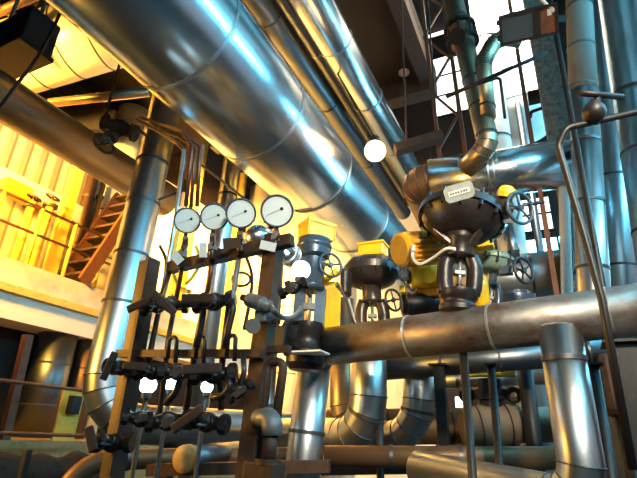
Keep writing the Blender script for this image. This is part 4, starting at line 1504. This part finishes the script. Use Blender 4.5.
obj('dome', lathe(new(), [(.15, -.12), (.16, -.02), (.16, -.02), (.165, .0), (.165, .02), (.165, .02), (.15, .03), (.13, .06), (.07, .08), (.01, .085)], a, (0, 0, 1), 32), 'blue_iron', T, True)
obj('pedestal', cyl(new(), drop(a), a - V((0, 0, .11)), .06, 14), 'black', T, True)
for k in range(8):
    t = 2 * PI * k / 8
    obj('cover_bolt', lathe(new(), sharp([(.012, .01), (.012, .045)]), a + V((math.cos(t) * .15, math.sin(t) * .15, 0)), (0, 0, 1), 6, False), 'grey', T, True)
A, B = P(516, 262, 3.95), P(506, 236, 3.95)
pipe('short dark upright pipe above the green valve', [A, up(507, 225, A)], .045, 'dark_steel', seams=(.3,), seg=24)
pipe('pale tube slanting down to the yellow box beside the largest valve', [P(484, 243, 3.75), P(497, 234, 3.7), P(505, 224, 3.7)], .03, 'alu', bend=.05, seg=18)

# ================================================================ UPPER RIGHT: BRONZE VALVE PIPE, WHITE VESSEL, FLOODLIGHT
A = P(487, 150, 4.6)
B = up(453, 0, A)
C0 = A + (A - B).normalized() * .0
up_top = A + (B - A) * 1.3
pipe('bronze upright pipe with a dark clamp near the top edge', [up_top, A + V((.02, 0, .05)), A + V((-.24, .16, -.08))], .105, 'bronze', bend=.14, mitre=3, seams=(.32, .62, .74, .86), seg=32, name='drop_pipe')
c = A + (B - A) * .73
d = (B - A).normalized()
T = thing('coupling_clamp', 'dark flanged coupling around the bronze pipe near the top edge', 'clamp', c)
obj('clamp_body', lathe(new(), [(.10, -.16), (.13, -.13), (.15, -.08), (.13, -.04), (.12, .02), (.14, .07), (.14, .07), (.15, .12), (.12, .15), (.12, .18)], c, d, 26), 'redbrown', T, True)
for s in (-.11, .10):
    obj('flange', lathe(new(), sharp([(.175, -.02), (.175, .02)]), c + d * s, d, 26), 'iron', T, True)
x, y, z = basis(d)
for k in range(8):
    t = 2 * PI * k / 8
    q = (x * math.cos(t) + y * math.sin(t)) * .16
    obj('bolt', cyl(new(), c - d * .15 + q, c + d * .14 + q, .012, 8), 'black', T, True)
obj('side_neck', lathe(new(), sharp([(.05, 0), (.05, .12), (.09, .12), (.09, .15)]), c - x * .0 + (P(440, 40, 4.3) - c).normalized() * .10, P(440, 40, 4.3) - c, 18), 'iron', T, True)
# gored golden elbow pipe
pts = [P(520, 40, 5.0), P(497, 37, 5.0), P(483, 62, 4.95)]
pts.append(up(487, 118, pts[2]))
pipe('golden gored elbow pipe curving down beside the white vessel', pts, .085, 'bronze', bend=.30, mitre=5, seams=(.9,), seg=30, name='elbow_pipe')
# white vessel
A = P(521, 122, 8.0)
B = up(518, 0, A)
r = .58
T = thing('white_vessel', 'large white vessel at upper right behind the black floodlight', 'tank', V((A.x, A.y, A.z)))
H = (B - A).length
obj('shell', lathe(new(), [(.05, -.34), (.28, -.29), (.45, -.18), (.55, -.03), (r, .12), (r, .12), (r, H * 1.6), (r, H * 1.6)], A, (0, 0, 1), 56), 'white_clad', T, True)
for hh in (.14, .75, 1.35):
    obj('weld_band', lathe(new(), sharp([(r, -.015), (r + .012, -.015), (r + .012, .015), (r, .015)]), A + V((0, 0, hh)), (0, 0, 1), 56), 'white_clad', T, True)
for k in range(3):
    t = 2 * PI * k / 3 + .5
    q = V((math.cos(t) * r * .9, math.sin(t) * r * .9, 0))
    obj('leg', cyl(new(), A + q + V((0, 0, .3)), V((A.x + q.x, A.y + q.y, 0)), .05, 12), 'dark_steel', T, True)
A = P(492, 90, 6.9)
B = up(480, 0, A)
pipe('white pipe left of the white vessel', [drop(A), A + (B - A) * 1.5], .17, 'white_clad', seams=(.4, .6, .8), seg=32)
# floodlight
m = facing(528, 24, 3.6, 13)
k = 3.6 / F
FT = thing('floodlight', 'black floodlight with grey glass at the top right', 'lamp', m)
w_, h_ = 27 * k, 15 * k
bm = new()
prism(bm, [(-w_, -h_ * 1.05), (w_ * .95, -h_ * .8), (w_, h_ * .95), (-w_ * .8, h_ * .95), (-w_, h_ * .65)], -.16, .0)
obj('housing', bm, 'black', FT)
bm = new()
for (cx_, cy_, sx_, sy_) in ((0, h_ * .82, w_ * 1.96, h_ * .2), (0, -h_ * .92, w_ * 1.96, h_ * .2), (-w_ * .95, -.05 * h_, w_ * .1, h_ * 1.7), (w_ * .30, -.05 * h_, w_ * .24, h_ * 1.7), (w_ * .95, -.05 * h_, w_ * .1, h_ * 1.7)):
    box(bm, (cx_, cy_, .008), (sx_, sy_, .03))
ff = obj('front_frame', bm, 'black', FT)
obj('glass', box(new(), (-w_ * .36, -.05 * h_, .004), (w_ * 1.14, h_ * 1.62, .012)), 'mirror', ff)
obj('gear_door', box(new(), (w_ * .66, -.05 * h_, .004), (w_ * .5, h_ * 1.6, .016)), 'redbrown', ff)
obj('warning_label', box(new(), (w_ * .72, h_ * .42, .014), (w_ * .14, h_ * .4, .004)), 'light_grey', FT)
for s in (-1, 1):
    obj('hinge', cyl(new(), (-w_ * 1.03, h_ * .5 * s - .02, .0), (-w_ * 1.03, h_ * .5 * s + .02, .0), .012, 8), 'black', FT)
obj('bracket', bar(new(), (w_ * .8, -.0, -.12), (w_ * 1.25, -.02, -.2), .05, .05), 'black', FT)
cable('white_cable', 'pale cable end hanging over the black floodlight', [P(536, -8, 3.5), P(545, 3, 3.5), P(552, 8, 3.5), P(554, 12, 3.5)], .012, 'cable_white')
a = P(551, 60, 3.75)
b = up(549, 10, a)
single('lamp_post', 'black post carrying the floodlight', 'post', cyl(new(), drop(a), a + (b - a) * 1.4, .02, 10), 'black')
rod('stay_rod', 'black slanting stay rod crossing below the floodlight', 'rod', [P(446, 97, 4.2), P(548, 52, 3.9)], .018, 'black')
pts = [P(478, 84, 4.4), P(500, 77, 4.4)]
pts.append(up(505, 118, pts[1]))
rod('bent_rod', 'bent black rod in front of the golden elbow pipe', 'rod', pts, .014, 'black', .03)
single('dark_flap', 'small dark flap box on the white vessel', 'flap', box(new(), P(535, 97, 5.7), (.16, .12, .14), None, .01), 'black')
rod('bent_rod', 'short bent black rod at the foot of the white vessel', 'rod', [P(545, 107, 5.5), P(531, 112, 5.5), P(530, 118, 5.5)], .02, 'black', .03)

# truss ladder and dark beams under the mezzanine edge
ta = P(452, 128, 6.2)
tb = P(418, -10, 6.2)
tb = near(418, -10, ta, (0, 0, 1))
T = thing('lattice_mast', 'rusty lattice mast in front of the bright panes at the top', 'mast', drop(ta))
off = V((.32, 0, 0))
for o_ in (V((0, 0, 0)), off):
    obj('chord', bar(new(), drop(ta) + o_, tb + o_ + V((0, 0, 1)), .05, .05, (1, 0, 0)), 'redbrown', T, True)
n = 16
for k in range(n):
    p = drop(ta) + (tb - drop(ta)) * (k / n)
    q = drop(ta) + (tb - drop(ta)) * ((k + 1) / n)
    obj('brace', bar(new(), p + (off if k % 2 else V((0, 0, 0))), q + (V((0, 0, 0)) if k % 2 else off), .03, .03, (0, 1, 0)), 'redbrown', T, True)
yb_ = ye - .6
for (u0, v0, u1, v1, d, lb) in ((395, 150, 442, 136, 6.0, 'brown channel beam hanging beneath the mezzanine right of the globe lamp'),):
    a, b = P(u0, v0, d), P(u1, v1, d)
    T = thing('channel_beam', lb, 'beam', a)
    obj('beam', bar(new(), a, b, .11, .16, (0, 0, 1)), 'brown_channel', T, True)
    for f_ in (.25, .9):
        p = a + (b - a) * f_
        obj('hanger_rod', cyl(new(), p, V((p.x, p.y, zc)), .014, 8), 'rust', T, True)
a, b = P(300, 40, 7.6), P(300, 40, 7.6)
single('ceiling_spot', 'small pale round ceiling lamp on the dark mezzanine underside', 'lamp', lathe(new(), sharp([(.10, -.03), (.10, 0)]), onZ(404, 72, zc), (0, 0, 1), 20), 'light_grey')

# ================================================================ GLOBE LAMP
c = P(375, 151, 6.0)
T = thing('globe_lamp', 'warm glowing globe lamp between the two bright overhead pipes', 'lamp', V((c.x, c.y, c.z)))
rr = .135
obj('globe', lathe(new(), [(rr * math.cos(t), rr * math.sin(t)) for t in [math.radians(-90 + 12 * k_) for k_ in range(16)]], c, (0, 0, 1), 28), 'warm_globe', T, True)
obj('socket', lathe(new(), sharp([(.06, rr * .9), (.06, rr * 1.5), (.03, rr * 1.6)]), c, (0, 0, 1), 16), 'black', T, True)
obj('stem', cyl(new(), c + V((0, 0, rr * 1.5)), V((p2ax.x - .1, c.y + .05, p2ax.z - p2r * .9)), .014, 8), 'black', T, True)

# ================================================================ LIGHT
def light(name, kind, loc, energy, color, size=.2, size_y=None, aim=None, spread=95):
    L = bpy.data.lights.new(name, kind)
    L.energy, L.color = energy, color
    if kind == 'AREA':
        L.shape = 'RECTANGLE'
        L.size, L.size_y = size, size_y or size
        L.spread = math.radians(spread)
    else:
        L.shadow_soft_size = size
    o = bpy.data.objects.new(name, L)
    COL.objects.link(o)
    o.location = loc
    if aim is not None:
        o.rotation_euler = (V(aim) - V(loc)).to_track_quat('-Z', 'Y').to_euler()
    return o


light('globe_lamp_light', 'POINT', c + (CAMP - c).normalized() * .16 + V((0, 0, -.02)), 24, (1, .5, .15), .13)
# unseen floodlights added for their light, mostly warm and on the left
WARM = (1, .50, .07)
def flood(label, loc, aim, energy, col=WARM, size=.5, spread=95, top=False):
    loc, aim = V(loc), V(aim)
    d = (aim - loc).normalized()
    m = frame(loc, d, (0, 0, 1))
    T = thing('added_flood', label, 'lamp', m)
    obj('housing', box(new(), (0, 0, -.10), (size * 1.1, size * 1.1, .16), None, .02), 'black', T)
    obj('glass', box(new(), (0, 0, -.015), (size, size, .01)), 'light_grey', T)
    obj('pole', cyl(new(), drop(loc - d * .2, HZ if top else 0), loc - d * .18, .035, 10), 'black', T, True)
    light('added_flood_light', 'AREA', loc + d * .03, energy, col, size, size, aim, spread)


flood('added warm floodlight on a pole left of the stair', (-5.2, 1.4, 4.9), (-7.1, 5.0, 3.9), 210)
flood('added warm floodlight above the ledge', (-5.2, 6.2, 7.3), (-7.4, 9.8, 4.2), 760, (1, .60, .17))
flood('added warm floodlight aimed at the duct', (-6.0, .2, 5.2), (-7.0, 5.2, 5.9), 480, WARM, .5, 70)
flood('added warm floodlight behind the rack', (-6.2, 7.6, .9), (-8.0, 11.2, 4.2), 420, (1, .72, .32))
flood('added warm floodlight left of the camera aimed along the valves', (-4.6, .5, 2.3), (-.5, 2.9, 2.1), 60, WARM, .6)  # added out of view for orange streaks on the upright pipes
flood('added white floodlight behind the camera', (2.2, -1.6, 4.2), (-.5, 3.2, 2.7), 52, (1, .82, .56), .6, 50)  # added out of view to bring out the valves
flood('added pale warm floodlight over the white vessel', (-.2, 4.6, 10.5), (.2, 7.2, 7.2), 320, (1, .88, .68), .5, 55, True)  # added above the view to whiten the vessel
W = bpy.data.worlds.new('World')
SC.world = W
W.use_nodes = True
W.node_tree.nodes['Background'].inputs[0].default_value = (.05, .045, .05, 1)
W.node_tree.nodes['Background'].inputs[1].default_value = .3

# ================================================================ CAMERA
cam = bpy.data.cameras.new('camera')
cam.sensor_fit = 'HORIZONTAL'
cam.sensor_width = 36
cam.lens = 36 * F / 637
cam.clip_start = .05
co = bpy.data.objects.new('camera', cam)
COL.objects.link(co)
co.matrix_world = Matrix.Translation(CAMP) @ ROT.to_4x4()
SC.camera = co
SC.view_settings.view_transform = 'Standard'
SC.view_settings.look = 'None'
SC.view_settings.gamma = 1
SC.view_settings.use_curve_mapping = False
SC.view_settings.exposure = 0.0
for o in list(bpy.data.objects):
    if o.type == 'MESH':
        o.data.update()
